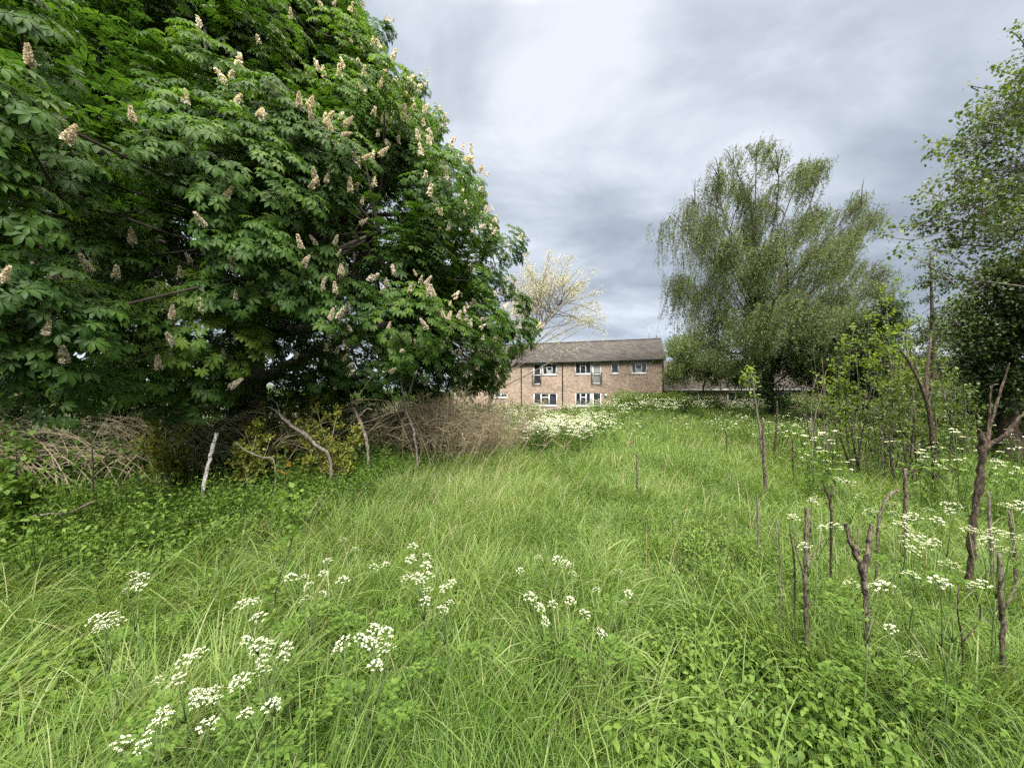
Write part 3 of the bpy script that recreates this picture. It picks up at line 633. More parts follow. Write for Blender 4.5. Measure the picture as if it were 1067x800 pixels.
# ------------------------------------------------------------------ the flowering horse chestnut
TC = np.array([-7.8, 11.0, 0.])
PROF = np.array([(0.9, 5.6), (1.3, 6.8), (2.0, 7.7), (3.0, 8.2), (4.0, 8.45), (5.5, 8.1), (7.3, 6.75), (10.5, 4.75), (14.0, 2.6), (15.6, 1.4), (16.4, .3)])
def prof(z): return np.interp(z, PROF[:, 0], PROF[:, 1])
def to_px(p): return CX + F * p[..., 0] / p[..., 1], HY - F * (p[..., 2] - EYE) / p[..., 1]
def chestnut():
    R = np.random.default_rng(3)
    t = thing('horse_chestnut_tree', 'huge horse chestnut in flower with dense dark crown reaching to the thicket', 'tree', TC)
    # lobes: boughs' ends, spread over the outline with gaps between
    lobes = []
    tries = 0
    zz = np.linspace(1.2, 17.2, 200); wz = prof(zz) + .8; wz /= wz.sum()
    while len(lobes) < 330 and tries < 9000:
        tries += 1
        z = R.choice(zz, p=wz) + R.normal() * .1; a = R.uniform(0, 2 * pi)
        rr = prof(z) * R.uniform(.90, 1.0) * (1 - .34 * (1 - sstep(1.5, 3.0, z)) * (cos(a) * .3 - sin(a) * .95 > .2)) + R.normal() * .34 - .75
        rad = R.uniform(.5, 1.1)
        c = TC + np.array([cos(a) * rr, sin(a) * rr, z])
        if any(np.sum((c - l[0]) ** 2) < (.62 * (rad + l[1])) ** 2 for l in lobes): continue
        px, py = to_px(c)
        front = -(c - TC)[0] * TC[0] - (c - TC)[1] * TC[1] > -.2 * rr * 13.5
        if front and c[1] > 1:
            if ((px - 125) / 90) ** 2 + ((py - 70) / 80) ** 2 < 1 and c[1] < 7: continue     # dark hollow between the boughs
            if ((px - 170) / 55) ** 2 + ((py - 265) / 55) ** 2 < 1 and c[1] < 7: continue
            if ((px - 265) / 55) ** 2 + ((py - 405) / 36) ** 2 < 1 and c[1] < 9: continue
        if c[1] < 2.6: continue
        out = nrmz(np.array([cos(a), sin(a), .35]))
        lobes.append((c, rad, out, 0 if front else 1))
    # boughs that stand out in front
    for (px, py, d, rad) in ((285, 120, 5.3, .50), (315, 160, 5.5, .62), (270, 165, 5.3, .48), (325, 215, 5.6, .60), (300, 260, 5.5, .45), (335, 285, 5.8, .5), (295, 310, 5.2, .45), (240, 320, 5.0, .42), (255, 275, 5.3, .4), (330, 330, 5.6, .42),
                              (30, 40, 3.2, .42), (15, 120, 3.1, .4), (40, 165, 3.3, .42), (10, 215, 3.2, .35), (85, 190, 4.2, .4), (30, 310, 3.4, .45), (75, 340, 3.7, .42), (30, 370, 3.5, .4), (105, 330, 4.1, .42), (55, 400, 3.7, .36), (110, 400, 4.4, .42), (150, 390, 5., .45), (200, 405, 5.2, .45),
                              (215, 130, 5.6, .4), (370, 95, 7.4, .6), (510, 260, 10.6, .6), (535, 315, 10.7, .55), (545, 345, 10.8, .5), (440, 140, 12., .5), (430, 95, 12.2, .5), (395, 35, 12.3, .45), (490, 215, 11.4, .5), 
                              (20, 425, 6.6, .5), (60, 418, 6.7, .5), (100, 425, 6.9, .55), (140, 420, 7., .55), (180, 428, 7.2, .55), (220, 430, 7.4, .55), (262, 432, 7.8, .6), (300, 430, 8., .6), (335, 425, 8.2, .6), (240, 405, 7., .5), (290, 405, 7.4, .5), (330, 405, 7.6, .55), (370, 410, 8.6, .6), (420, 405, 9.6, .6), (470, 400, 10.4, .6), (490, 385, 10.6, .55), (503, 402, 10.8, .5), (480, 405, 10.4, .5), (515, 380, 10.6, .45), (340, 385, 6.6, .5), (400, 380, 8.2, .6), (450, 375, 9.2, .6), (500, 385, 10, .5), (520, 350, 10.4, .55)):
        c = W(px, py, d); o2 = (c - TC) * [1, 1, 0]; lobes.append((c, rad, nrmz(nrmz(o2) + [0, 0, .5]), 0))
    # inner shells close the view through the crown
    for (k, n) in ((.74, 190), (.66, 150), (.36, 70)):
        for _ in range(n):
            z = R.uniform(2.4, 15); a = R.uniform(0, 2 * pi); rr = prof(z) * k * R.uniform(.85, 1.15)
            c = TC + np.array([cos(a) * rr, sin(a) * rr, z]); px, py = to_px(c)
            if k > .7 and c[1] < 9 and (((px - 120) / 75) ** 2 + ((py - 70) / 60) ** 2 < 1 or ((px - 165) / 40) ** 2 + ((py - 265) / 40) ** 2 < 1 or ((px - 255) / 60) ** 2 + ((py - 400) / 40) ** 2 < 1): continue
            lobes.append((c, R.uniform(.8, 1.2), nrmz(np.array([cos(a), sin(a), .4])), 2))
    fine, coarse = MB(), MB(); spikes = []; tipsP = []; tipsN = []
    bark = MB(); twig = MB()
    # trunk and limbs
    tube(bark, smooth_path([TC + [0, 0, -.1], TC + [.05, -.05, 1.2], TC + [-.05, .1, 3.], TC + [.1, 0, 7], TC + [0, .2, 12], TC + [0, 0, 16]], 26), np.interp(np.linspace(0, 1, 26), [0, .05, .15, .5, 1], [.75, .56, .50, .30, .03]), 12, rough=.05)
    limbs = []
    for k in range(22):
        a = k * 2.4; z0 = 1.9 + k * .48; z1 = z0 + R.uniform(.6, 2.4); rr = prof(z1) * .72; e = TC + [cos(a) * rr, sin(a) * rr, z1]
        m = TC + [cos(a + .12) * rr * .5, sin(a + .12) * rr * .5, z0 + (z1 - z0) * .75]; p = smooth_path([TC + [0, 0, z0], m, e], 12)
        limbs.append(p); tube(bark, p, np.linspace(.20 - .006 * k, .04, 12), 7, rough=.06)
    LP = np.concatenate([p[3:] for p in limbs])
    for (c, rad, out, lv) in lobes:
        dd = np.sum((LP - c) ** 2, 1) + 3. * np.maximum(0, np.sum((LP - TC)[:, :2] ** 2, 1) - np.sum((c - TC)[:2] ** 2)) ; s = LP[np.argsort(dd)[R.integers(0, 9)]]
        p = smooth_path([s, (s + c) / 2 + [0, 0, -.12] + R.normal(size=3) * .15, c + out * rad * .3], 7)
        if lv < 2: tube(twig, p, np.linspace(.035, .012, 7), 5, cap=False)
        if lv == 2:                                  # coarse inner foliage
            n = 150; D = nrmz(R.normal(size=(n, 3)) + out); P = c + D * rad * R.uniform(.3, 1, (n, 1))
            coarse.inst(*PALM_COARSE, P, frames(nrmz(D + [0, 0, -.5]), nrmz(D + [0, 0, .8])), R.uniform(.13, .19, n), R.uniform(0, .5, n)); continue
        dist = np.linalg.norm(c - [0, 0, EYE])
        n = int((36 if lv == 0 else 10) * (rad / .8) ** 2 * (1.0 if dist > 8 else 1.15)) + 5
        D = nrmz(R.normal(size=(n * 2, 3)) * .95 + out * .75); D = D[(D @ out) > -.25][:n]
        S = c + D * rad * R.uniform(.62, 1.08, (len(D), 1)) * np.array([1, 1, .85])
        S = S[S[:, 2] > .65]; D = D[:len(S)]
        bri = np.clip(.42 + .22 * R.normal(), 0, .9)
        for s_, d_ in zip(S, D):
            g = nrmz(d_ * .7 + out * .4 + [0, 0, .45])                # the shoot's direction
            nl = R.integers(5, 8); ph = R.uniform(0, 2 * pi) + np.arange(nl) * 2 * pi / nl + R.normal(size=nl) * .25
            a1 = nrmz(np.cross(g, [.3, .2, .9])); a2 = np.cross(g, a1)
            side = np.cos(ph)[:, None] * a1 + np.sin(ph)[:, None] * a2
            pd = nrmz(side + g * R.uniform(.1, .6, (nl, 1)))
            hub = s_ + pd * R.uniform(.06, .14, (nl, 1))
            ld = nrmz(side * 1. + g * .1 + [0, 0, -1] * R.uniform(.25, .75, (nl, 1))); ln = nrmz(g + side * .35 + [0, 0, .4])
            sz = R.uniform(.090, .145, nl) * (1 if dist < 7 else .93); rn = np.clip(bri + .13 * R.normal(size=nl), 0, 1)
            tipsP.append(s_ + g * .10); tipsN.append(g)
            (fine if dist < 8.5 else coarse).inst(*(PALM_FINE if dist < 8.5 else PALM_COARSE), hub, frames(ld, ln), sz, rn)
        if lv == 0:
            m = R.poisson(.35)
            for _ in range(m):
                d_ = nrmz(R.normal(size=3) * .75 + out + [0, 0, .2] + (np.array([.35, -.6, 0]) if dist > 7 else 0)); spikes.append((c + d_ * rad * 1.12, nrmz(d_ * .45 + [0, 0, 1.] + R.normal(size=3) * .2), R.uniform(.5, .92)))
    # candles stand on the outermost shoots of the side that faces the field
    tipsP = np.array(tipsP); tipsN = np.array(tipsN); tx, ty = to_px(tipsP); td = tipsP[:, 1]; ok = (tx > -15) & (tx < 600) & (ty > -15) & (ty < 450) & (td > 1)
    idx = np.nonzero(ok)[0]; key = (tx[idx] // 8).astype(int) * 1000 + (ty[idx] // 8).astype(int); o_ = np.lexsort((td[idx], key)); idx = idx[o_]; key = key[o_]; first = np.concatenate([[True], key[1:] != key[:-1]]); front = idx[first]
    FP, FX, FY = tipsP[front], tx[front], ty[front]
    pr = np.where(FX > 330, 1.0, np.where(FX > 200, .30, .22)) * (.6 + .8 * np.exp(-((FX - 440) / 80) ** 2 - ((FY - 250) / 170) ** 2)); ch = R.choice(len(FP), size=min(520, int((pr > 0).sum())), replace=False, p=pr / pr.sum())
    for i in ch:
        v = nrmz(np.array([0, 0, EYE]) - FP[i]); spikes.append((FP[i] + v * .15 + [0, 0, .05], nrmz(tipsN[front[i]] * .5 + [0, 0, .8] + R.normal(size=3) * .38), R.uniform(.5, 1.0)))
    # flower candles where the photograph shows them close by
    for (px, py, d) in ((20, 135, 3.0), (46, 137, 3.1), (60, 160, 2.9), (70, 142, 3.0), (84, 173, 3.6), (101, 179, 3.6), (16, 22, 2.9), (22, 30, 2.9), (50, 88, 3.1), (128, 124, 4.8), (147, 131, 4.8), (186, 146, 5.0), (264, 154, 5.0), (264, 103, 5.0),
                        (31, 255, 3.3), (9, 287, 3.2), (55, 298, 3.3), (66, 288, 3.4), (85, 281, 3.8), (79, 328, 3.4), (35, 354, 3.2), (44, 396, 3.5), (13, 344, 3.4), (220, 338, 4.8), (237, 347, 4.8), (272, 320, 4.9), (283, 322, 4.9), (183, 332, 5), (182, 382, 5.1), (218, 413, 5.2),
                        (384, 216, 6.0), (395, 240, 6.5), (316, 140, 5.2), (336, 192, 5.2), (342, 338, 5.4)):
        i = np.argmin((FX - px) ** 2 + (FY - py) ** 2 + 2. * (FP[:, 1] - d) ** 2); p = FP[i] + nrmz(np.array([0, 0, EYE]) - FP[i]) * .15; spikes.append((p, nrmz(np.array([R.normal() * .25 + (.35 if px < 130 else 0), -.1, 1.])), R.uniform(.55, .85)))
    fine.build('crown', 'chestnut_leaf', t); coarse.build('crown', 'chestnut_leaf', t)
    bark.build('trunk', 'chestnut_bark', t, smooth=True); twig.build('branches', 'chestnut_bark', t, smooth=True)
    # candle: a tapering head of small flowers on a stalk (three shapes)
    def spike_mesh(k, n, q):
        mb = MB(); r = np.random.default_rng(50 + k); s = np.sort(r.uniform(.12, 1, n)) ** .9; a = r.uniform(0, 2 * pi, n)
        rad = .052 * (1.06 - s) ** .7 * (1 - .25 * (s < .2)); D = np.stack([np.cos(a), np.sin(a), r.uniform(-.1, .6, n)], -1)
        P = np.stack([np.cos(a) * rad * .55, np.sin(a) * rad * .55, s * .235], -1)
        for j in range(q): mb.inst(RHOMB_V * [1, 1.25, 1], RHOMB_F, P, frames(nrmz(D + .8 * r.normal(size=(n, 3))), unit(n)), .030 * (1.15 - .5 * s), np.clip(.6 + .25 * r.normal(size=n) - .15 * j, 0, 1))
        tube(mb, [(0, 0, -.03), (0, 0, .22)], [.006, .003], 4, rnd=.1)
        me = mb.mesh('flower_spike'); me.materials.append(MATS['spike_petal']); return me
    near = [spike_mesh(k, 120, 3) for k in range(3)]
    spikes = [s for s in spikes if s[0][1] > 1.5]
    def vis(s):
        px, py = to_px(s[0]); return -20 < px < 1090 and -20 < py < 800
    toward = lambda s: np.linalg.norm(s[0] - [0, 0, EYE])
    ranked = sorted([s for s in spikes if vis(s)], key=toward)[:98]; ids = {id(s) for s in ranked}
    for i, (p, g, sz) in enumerate(ranked):
        o = bpy.data.objects.new('flower_spike', near[i % 3]); COL.objects.link(o); o.parent = t
        o.location = [float(v) for v in p - TC]; q = frames(g[None], np.array([[.2, .3, .1]]))[0]
        from mathutils import Vector
        o.rotation_euler = Vector([float(v) for v in g]).to_track_quat('Z', 'Y').to_euler(); o.scale = (sz,) * 3
    mb = MB(); T = np.array([v.co[:] for v in near[0].vertices]); r = np.random.default_rng(77)
    rest = [s for s in spikes if id(s) not in ids]
    m = 48; n = len(rest)
    P = np.array([s[0] for s in rest]); Gd = np.array([s[1] for s in rest]); sz = np.array([s[2] for s in rest])
    fr = frames(Gd, unit(n)); h = r.uniform(0, 1, (n, m)); a = r.uniform(0, 2 * pi, (n, m)); rd = .05 * (1.08 - h) ** .7
    loc = np.stack([h * .21, np.cos(a) * rd, np.sin(a) * rd], -1) * sz[:, None, None]
    Q = P[:, None] + np.einsum('nij,nmj->nmi', fr, loc); Q = Q.reshape(-1, 3); nn = len(Q)
    mb.inst(RHOMB_V * [1, 1.3, 1] - [.5, 0, 0], RHOMB_F, Q, frames(unit(nn), unit(nn)), r.uniform(.035, .055, nn), np.clip(.6 + .25 * r.normal(size=nn), 0, 1))
    o = mb.build('flower_spikes', 'spike_petal', t); o['kind'] = 'stuff'
    print('chestnut lobes', len(lobes), 'spikes', len(spikes), 'verts', fine.n, coarse.n)
chestnut()
# ------------------------------------------------------------------ the weeping tree with ivy round its trunk
def leaf_cloud(mb, centre, radii, n, size, R, flat=.5, rn=(.5, .18), out_bias=.6):
    """leaves in an uneven ellipsoid, denser outside, lying mostly face up/outward"""
    D = nrmz(R.normal(size=(n, 3))); r = R.uniform(0, 1, (n, 1)) ** (1 / 2.4)
    P = np.asarray(centre) + D * r * np.asarray(radii)
    Ld = nrmz(D * [1, 1, .3] + R.normal(size=(n, 3)) * .7 + [0, 0, -flat]); Un = nrmz(D * out_bias + [0, 0, .8] + R.normal(size=(n, 3)) * .4)
    mb.inst(RHOMB_V, RHOMB_F, P, frames(Ld, Un), size * R.uniform(.6, 1.3, n), np.clip(rn[0] + rn[1] * R.normal(size=n), 0, 1))
def weeping_tree():
    R = np.random.default_rng(21); D0 = 22.
    base = ground_at(798, D0); t = thing('weeping_willow_tree', 'tall weeping tree with trailing grey green strands and ivy clad trunk', 'tree', base)
    bark, cr, strands = MB(), MB(), MB()
    trunk = smooth_path([base, W(800, 395, D0), W(796, 350, D0 + .2), W(790, 300, D0 + .2), W(787, 255, D0), W(780, 200, D0)], 22)
    tube(bark, trunk, np.interp(np.linspace(0, 1, 22), [0, .5, 1], [.36, .16, .02]), 9, rough=.06)
    ends = [(742, 168, -.5), (758, 143, .5), (786, 138, 0), (812, 152, -1), (842, 150, .8), (858, 172, -.5), (716, 195, .3), (704, 228, -1), (730, 235, 1.5), (872, 205, 1), (905, 200, 0), (921, 212, 1.5), (900, 240, -1), (925, 275, .5), (935, 300, -.5),
            (706, 290, .5), (708, 325, -1.2), (728, 300, 1.5), (760, 250, -2), (820, 230, -2.2), (850, 260, -2), (880, 305, -1.8), (770, 320, -2), (830, 320, -2.3), (858, 335, -2.5), (800, 335, -2.6), (885, 340, -1.), (920, 335, .4), (750, 300, 1), (735, 265, -1.5), (845, 290, .5), (870, 240, -1), (790, 260, -2), (745, 200, -1.6), (800, 185, 2), (850, 215, 2.2), (890, 270, 2.4), (905, 330, 1), (740, 335, 1.8), (775, 225, 2.4), (815, 280, 2.5)]
    pts = []
    for i, (px, py, dz) in enumerate(ends):
        px, py = 802 + (px - 802) * .86, 318 + (py - 318) * .84
        e = W(px, py, D0 + dz * 1.6)
        s = trunk[np.clip(int(np.interp(py, [130, 340], [15, 4])) + R.integers(-2, 2), 3, 18)]
        m = s + (e - s) * .5 + np.array([0, 0, .8 + .5 * R.normal()]) + R.normal(size=3) * .5
        p = smooth_path([s, m, e, e + nrmz(e - m) * .5 + [0, 0, -.5]], 16)
        tube(bark, p, np.linspace(.048, .006, 16), 5, cap=False)
        for j in range(7):                       # side boughs
            q = p[R.integers(5, 14)]; dirn = nrmz(nrmz(e - s) * [1, 1, .6] + R.normal(size=3) * [.7, .7, .3]); L_ = R.uniform(.6, 1.7)
            sp = smooth_path([q, q + dirn * L_ * .6 + [0, 0, .25], q + dirn * L_ + [0, 0, -.1]], 7); tube(bark, sp, np.linspace(.03, .006, 7), 4, cap=False); pts.append(sp[2:])
        pts.append(p[5:])
    S = np.concatenate(pts)
    n = 6200; cl = np.concatenate([S[R.integers(0, len(S), 420)], trunk[R.integers(11, 22, 40)]]); P = cl[R.integers(0, 460, n)] + R.normal(size=(n, 3)) * [.32, .32, .16]
    # strands trail down and, on the windy side, lean to the lower left
    px, py = to_px(P); ln = R.uniform(.7, 2.1, n) * np.where(px < 750, R.uniform(1., 2.3, n), 1.) * np.interp(py, [140, 200, 330], [.65, .9, 1.])
    lean = np.stack([np.interp(px, [700, 750, 800, 920], [0, -.06, -.30, -.75]) + R.normal(size=n) * .22, R.normal(size=n) * .25, -np.ones(n)], -1); lean = nrmz(lean)
    mid = P + R.normal(size=(n, 3)) * .08 + lean * (ln * .45)[:, None] + np.stack([(P - base)[:, 0] * .03, (P - base)[:, 1] * .03, np.zeros(n)], -1)
    end = P + lean * ln[:, None]
    tubes_fast(strands, P, mid, end, np.full(n, .007), np.full(n, .004), .5, 4)
    k = 36; tt = R.uniform(.05, 1, (n, k, 1)); Q = (1 - tt) ** 2 * P[:, None] + 2 * tt * (1 - tt) * mid[:, None] + tt ** 2 * end[:, None]
    Q = Q.reshape(-1, 3) + R.normal(size=(n * k, 3)) * .045; keep = R.uniform(size=n * k) < np.repeat(np.clip(.45 + .35 * R.normal(size=n) + np.interp(py, [140, 300], [0, .3]), .05, 1), k); Q = Q[keep]; m = len(Q)
    tone = np.repeat(np.clip(.45 + .2 * R.normal(size=n), 0, 1), k)[keep]
    cr.inst(RHOMB_V * [1, .7, 1], RHOMB_F, Q, frames(nrmz(R.normal(size=(m, 3)) * .6 + [-.1, 0, -.7]), unit(m)), R.uniform(.075, .14, m), np.clip(tone + .12 * R.normal(size=m), 0, 1))
    # the fresher bough low at the left and the fuller skirts
    for (px, py, d, rx, rz, nn, tn) in ((712, 362, 20.5, .9, .75, 2200, .62), (850, 365, 21, 1.3, 1.2, 2600, .36), (820, 375, 21, 1.1, 1.1, 2200, .34), (770, 355, 21.3, 1., 1.4, 2200, .36), (850, 395, 20.8, 1.8, .9, 2600, .34), (735, 375, 20.5, 1.0, .6, 1500, .6), (705, 382, 20.8, .6, .5, 600, .62), (755, 385, 21, .7, .4, 700, .5), (815, 330, 21.5, 1.4, 1.2, 1700, .35), (790, 350, 21.2, 1.2, 1.2, 1500, .3)):
        leaf_cloud(cr, W(px, py, d), (rx, rx, rz), nn, .10, R, .9, (tn, .15))
    bow = smooth_path([W(795, 365, D0), W(765, 368, D0 - .6), W(735, 360, 21), W(708, 372, 20.6)], 12); tube(bark, bow, np.linspace(.08, .015, 12), 5)
    bark.build('trunk', 'dark_bark', t, smooth=True); strands.build('hanging_twigs', 'dark_bark', t); cr.build('crown', 'willow_leaf', t)
    iv = MB()
    for k in range(90):
        f = R.uniform(0, .66); c = trunk[int(f * 21)]; rr = (1.6 - 1.7 * f); leaf_cloud(iv, c + R.normal(size=3) * [.3, .3, .2], (rr * .8, rr * .8, .7), 190, .10, R, .5, (.4, .2))
    for px, py, d, r in ((795, 400, 20.9, .9), (800, 380, 20.9, .9), (792, 360, 20.9, .85), (798, 340, 21, .8), (790, 322, 21, .7), (788, 305, 21.1, .55), (840, 385, 20.6, .9), (850, 365, 20.7, .8)): leaf_cloud(iv, W(px, py, d), (r * .8, r * .6, r), 900, .11, R, .5, (.45, .2))
    iv.build('ivy', 'ivy_leaf', t)
weeping_tree()

def lobe_tree(name, label, cat, base, lobes, leaf_mat, leaf, dens, bark_mat, r0, seed, group=None, tone=(.45, .18), tmpl=(RHOMB_V, RHOMB_F), sprays=(), twigs=True, trunk_pts=None, gap=.5):
    """trunk with limbs to every lobe; leaves sit in small sprays round the twigs of each lobe, so the outline stays ragged"""
    R = np.random.default_rng(seed); t = thing(name, label, cat, base, group); bark, cr = MB(), MB()
    cs = np.array([l[0] for l in lobes]); top = np.array([cs[:, 0].mean(), cs[:, 1].mean(), cs[:, 2].max()])
    tp = smooth_path(trunk_pts if trunk_pts is not None else [base - [0, 0, .05], base + (top - base) * .3 + R.normal(size=3) * [.1, .1, 0], base + (top - base) * .65 + R.normal(size=3) * [.2, .2, 0], top], 18)
    tube(bark, tp, np.linspace(r0, r0 * .12, 18), 9, rough=.06)
    for (c, rad) in lobes:
        c = np.asarray(c, float); rad = np.asarray(rad, float) * np.ones(3)
        j = np.argmin(np.sum((tp - c) ** 2, 1) + 4 * np.maximum(0, tp[:, 2] - c[2] + .1) ** 2); s = tp[j]
        p = smooth_path([s, (s + c) / 2 + R.normal(size=3) * .12 * rad, c], 8); tube(bark, p, np.linspace(max(.012, r0 * .3 * (1 - j / 20)), .008, 8), 5, cap=False)
        ns = max(6, int(dens * rad.prod() ** (2 / 3) / leaf ** 2 * .013)); D = nrmz(R.normal(size=(ns, 3)) + [0, 0, .2]); q = c + D * rad * R.uniform(.35, 1.15, (ns, 1)) ** .7
        if twigs: tubes_fast(bark, np.repeat(c[None], ns, 0) + R.normal(size=(ns, 3)) * rad * .15, (c + q) / 2 + R.normal(size=(ns, 3)) * rad * .18, q, np.full(ns, leaf * .09), np.full(ns, leaf * .04), .5, 3)
        per = 14; idx = np.repeat(np.arange(ns), per); n = len(idx); P = q[idx] + R.normal(size=(n, 3)) * leaf * 1.05 - (D * rad)[idx] * R.uniform(0, .3, (n, 1))
        tn = np.clip(tone[0] + tone[1] * R.normal() * .7 + tone[1] * .6 * R.normal(size=ns), 0, 1)[idx]
        cr.inst(*tmpl, P, frames(nrmz(R.normal(size=(n, 3)) + .5 * D[idx] + [0, 0, -.25]), nrmz(R.normal(size=(n, 3)) * .5 + [0, 0, 1] + .4 * D[idx])), leaf * R.uniform(.6, 1.3, n), np.clip(tn + .1 * R.normal(size=n), 0, 1))
    for pts in sprays:                                # shoots that reach out of the outline with a tuft of leaves at the end
        p = smooth_path(pts, 9); tube(bark, p, np.linspace(.012, .004, 9), 5, cap=False)
        for q, nn in ((p[-1], 22), (p[-3], 8), (p[-5], 7)):
            P = q + R.normal(size=(nn, 3)) * leaf * .9; cr.inst(*tmpl, P, frames(nrmz(R.normal(size=(nn, 3)) + [0, 0, -.2]), nrmz(R.normal(size=(nn, 3)) * .5 + [0, 0, 1])), leaf * R.uniform(.7, 1.35, nn), np.clip(tone[0] + .15 + .12 * R.normal(size=nn), 0, 1))
    bark.build('trunk', bark_mat, t, smooth=True); cr.build('crown', leaf_mat, t)
    return t

def right_trees():
    R = np.random.default_rng(8)
    # big tree at the right edge: dark ivy mass below, loose green sprays above
    D0 = 7.2; base = ground_at(1075, D0)
    lobes = []
    for (px, py, rad, d) in ((1050, 120, .7, 7.2), (1085, 105, .9, 7.2), (1025, 150, .55, 7), (1000, 185, .42, 6.9), (1060, 175, .8, 7), (1015, 215, .6, 6.9), (975, 225, .36, 7.0), (1060, 240, .8, 6.8), (1000, 255, .5, 7.2), (960, 235, .25, 7.2), (1120, 200, 1.1, 7.4), (1120, 300, 1.2, 7.4),
                             (985, 290, .35, 7.3), (1040, 205, .6, 8), (1150, 110, 1., 7.6), (1180, 250, 1.2, 7.8), (1090, 50, .55, 7.2), (1130, 40, .8, 7.5)): lobes.append((W(px, py, d), rad))
    sprays = [[W(1080, 60, 7.0), W(1062, 40, 6.8), W(1054, 33, 6.7)], [W(1075, 80, 7), W(1055, 78, 6.8), W(1035, 70, 6.7)], [W(1040, 110, 7), W(1030, 112, 6.9), W(1020, 116, 6.8)], [W(1040, 130, 7), W(1020, 125, 6.8), W(1008, 114, 6.8)], [W(1010, 150, 7), W(990, 146, 6.9), W(969, 149, 6.8)], [W(1005, 165, 7), W(985, 160, 6.9), W(971, 160, 6.8)],
              [W(990, 225, 7), W(955, 235, 7), W(925, 238, 7)], [W(985, 240, 7), W(950, 250, 7), W(920, 245, 7.1)], [W(980, 205, 7), W(962, 200, 7), W(955, 205, 7)], [W(1000, 300, 7), W(965, 275, 7), W(935, 262, 7)], [W(1010, 280, 7), W(985, 262, 7), W(950, 258, 7)], [W(1020, 95, 7), W(1012, 90, 7), W(1043, 96, 7)]]
    lobe_tree('edge_tree', 'loose leafy tree reaching out over the right edge with bare twig ends', 'tree', base, lobes, 'hawthorn_leaf', .066, 46, 'grey_bark', .11, 5, sprays=sprays, tone=(.55, .22), tmpl=(LEAF_V * [1, 1.25, 1], LEAF_F),
              trunk_pts=[base, W(1078, 330, 7.2), W(1085, 220, 7.2), W(1090, 90, 7.3)])
    D1 = 8.2; b2 = ground_at(1050, D1); lobes = []
    for (px, py, rad) in ((1035, 300, .62), (1060, 290, .75), (1020, 345, .55), (1050, 350, .8), (1085, 330, 1.), (1025, 390, .55), (1060, 400, .85), (1100, 395, 1.), (1015, 425, .38), (1045, 440, .6), (1085, 445, .8), (1005, 330, .35), (1010, 380, .35), (1130, 420, 1.1)): lobes.append((W(px, py, D1 + .2 * R.normal()), rad))
    lobe_tree('ivy_clad_tree', 'dark bushy ivy clad tree standing at the right edge above the parsley', 'tree', b2, lobes, 'ivy_leaf', .07, 95, 'dark_bark', .22, 6, tone=(.52, .24), tmpl=(LEAF_V * [1, 1.35, 1], LEAF_F), trunk_pts=[b2, W(1048, 400, D1), W(1050, 330, D1), W(1055, 280, D1)])
    # sparse dark conifer between
    D2 = 13.; b3 = ground_at(972, D2); t = thing('sparse_conifer', 'thin sparse conifer with bare straight stem and drooping dark branches', 'tree', b3); bk, nd = MB(), MB()
    top = W(969, 262, D2); tube(bk, smooth_path([b3, (b3 + top) / 2 + [.05, 0, 0], top], 12), np.linspace(.13, .015, 12), 7)
    for k in range(58):
        f = R.uniform(.18, .98); s = b3 + (top - b3) * f; a = R.uniform(0, 2 * pi); L_ = (1.25 - .95 * f) * R.uniform(.5, 1.25); d_ = np.array([cos(a), sin(a), 0]); e = s + d_ * L_ + [0, 0, -.15 * L_ + .2 * (f > .8)]
        tubes_fast(bk, s[None], ((s + e) / 2 + [0, 0, .10])[None], e[None], np.array([.018]), np.array([.006]), .5, 4)
        if R.uniform() < .25: continue
        nn = int(150 * L_); q = s + (e - s) * R.uniform(.25, 1, (nn, 1)) + R.normal(size=(nn, 3)) * [.10, .10, .05] + [0, 0, -.05]
        nd.inst(RHOMB_V * [1, .5, 1], RHOMB_F, q, frames(nrmz(d_ * .6 + R.normal(size=(nn, 3)) * .5 + [0, 0, -.35]), nrmz(R.normal(size=(nn, 3)) * .3 + [0, 0, 1])), R.uniform(.08, .15, nn), np.clip(.4 + .2 * R.normal(size=nn), 0, 1))
    bk.build('trunk', 'dark_bark', t); nd.build('crown', 'ivy_leaf', t)
    # rounded olive trees behind the shrubs
    for (px0, D, lob, lab, seed) in ((868, 20., ((845, 345, 1.3), (875, 350, 1.3), (862, 326, 1.), (905, 360, 1.1), (830, 365, 1.1), (890, 380, 1.2), (840, 385, 1.2), (865, 395, 1.2), (900, 340, .9)), 'dull olive bushy tree behind the pale shoots, beside the weeping tree', 31),
                                     (920, 17., ((905, 370, 1.1), (922, 345, 1.), (938, 385, 1.), (915, 400, 1.1), (940, 408, 1.1), (925, 325, .7), (895, 395, 1.), (900, 345, .8)), 'mid green bushy tree left of the sparse conifer', 32),
                                     (1000, 15., ((985, 385, .9), (1000, 350, .9), (965, 395, .8), (960, 410, .8), (975, 345, .5), (1020, 390, .9), (1010, 400, 1.), (990, 410, .8), (1005, 320, .6), (1030, 360, 1.)), 'dark bushy tree between the sparse conifer and the ivy clad tree', 33)):
        bb = ground_at(px0, D); lobe_tree('bushy_tree', lab, 'tree', bb, [(W(px, py, D + R.normal() * .5), rad) for px, py, rad in lob], 'hawthorn_leaf' if seed != 31 else 'willow_leaf', .11, 190, 'dark_bark', .08, seed, group='bushy trees behind the right hand shrubs', tone=(.35, .2))
right_trees()

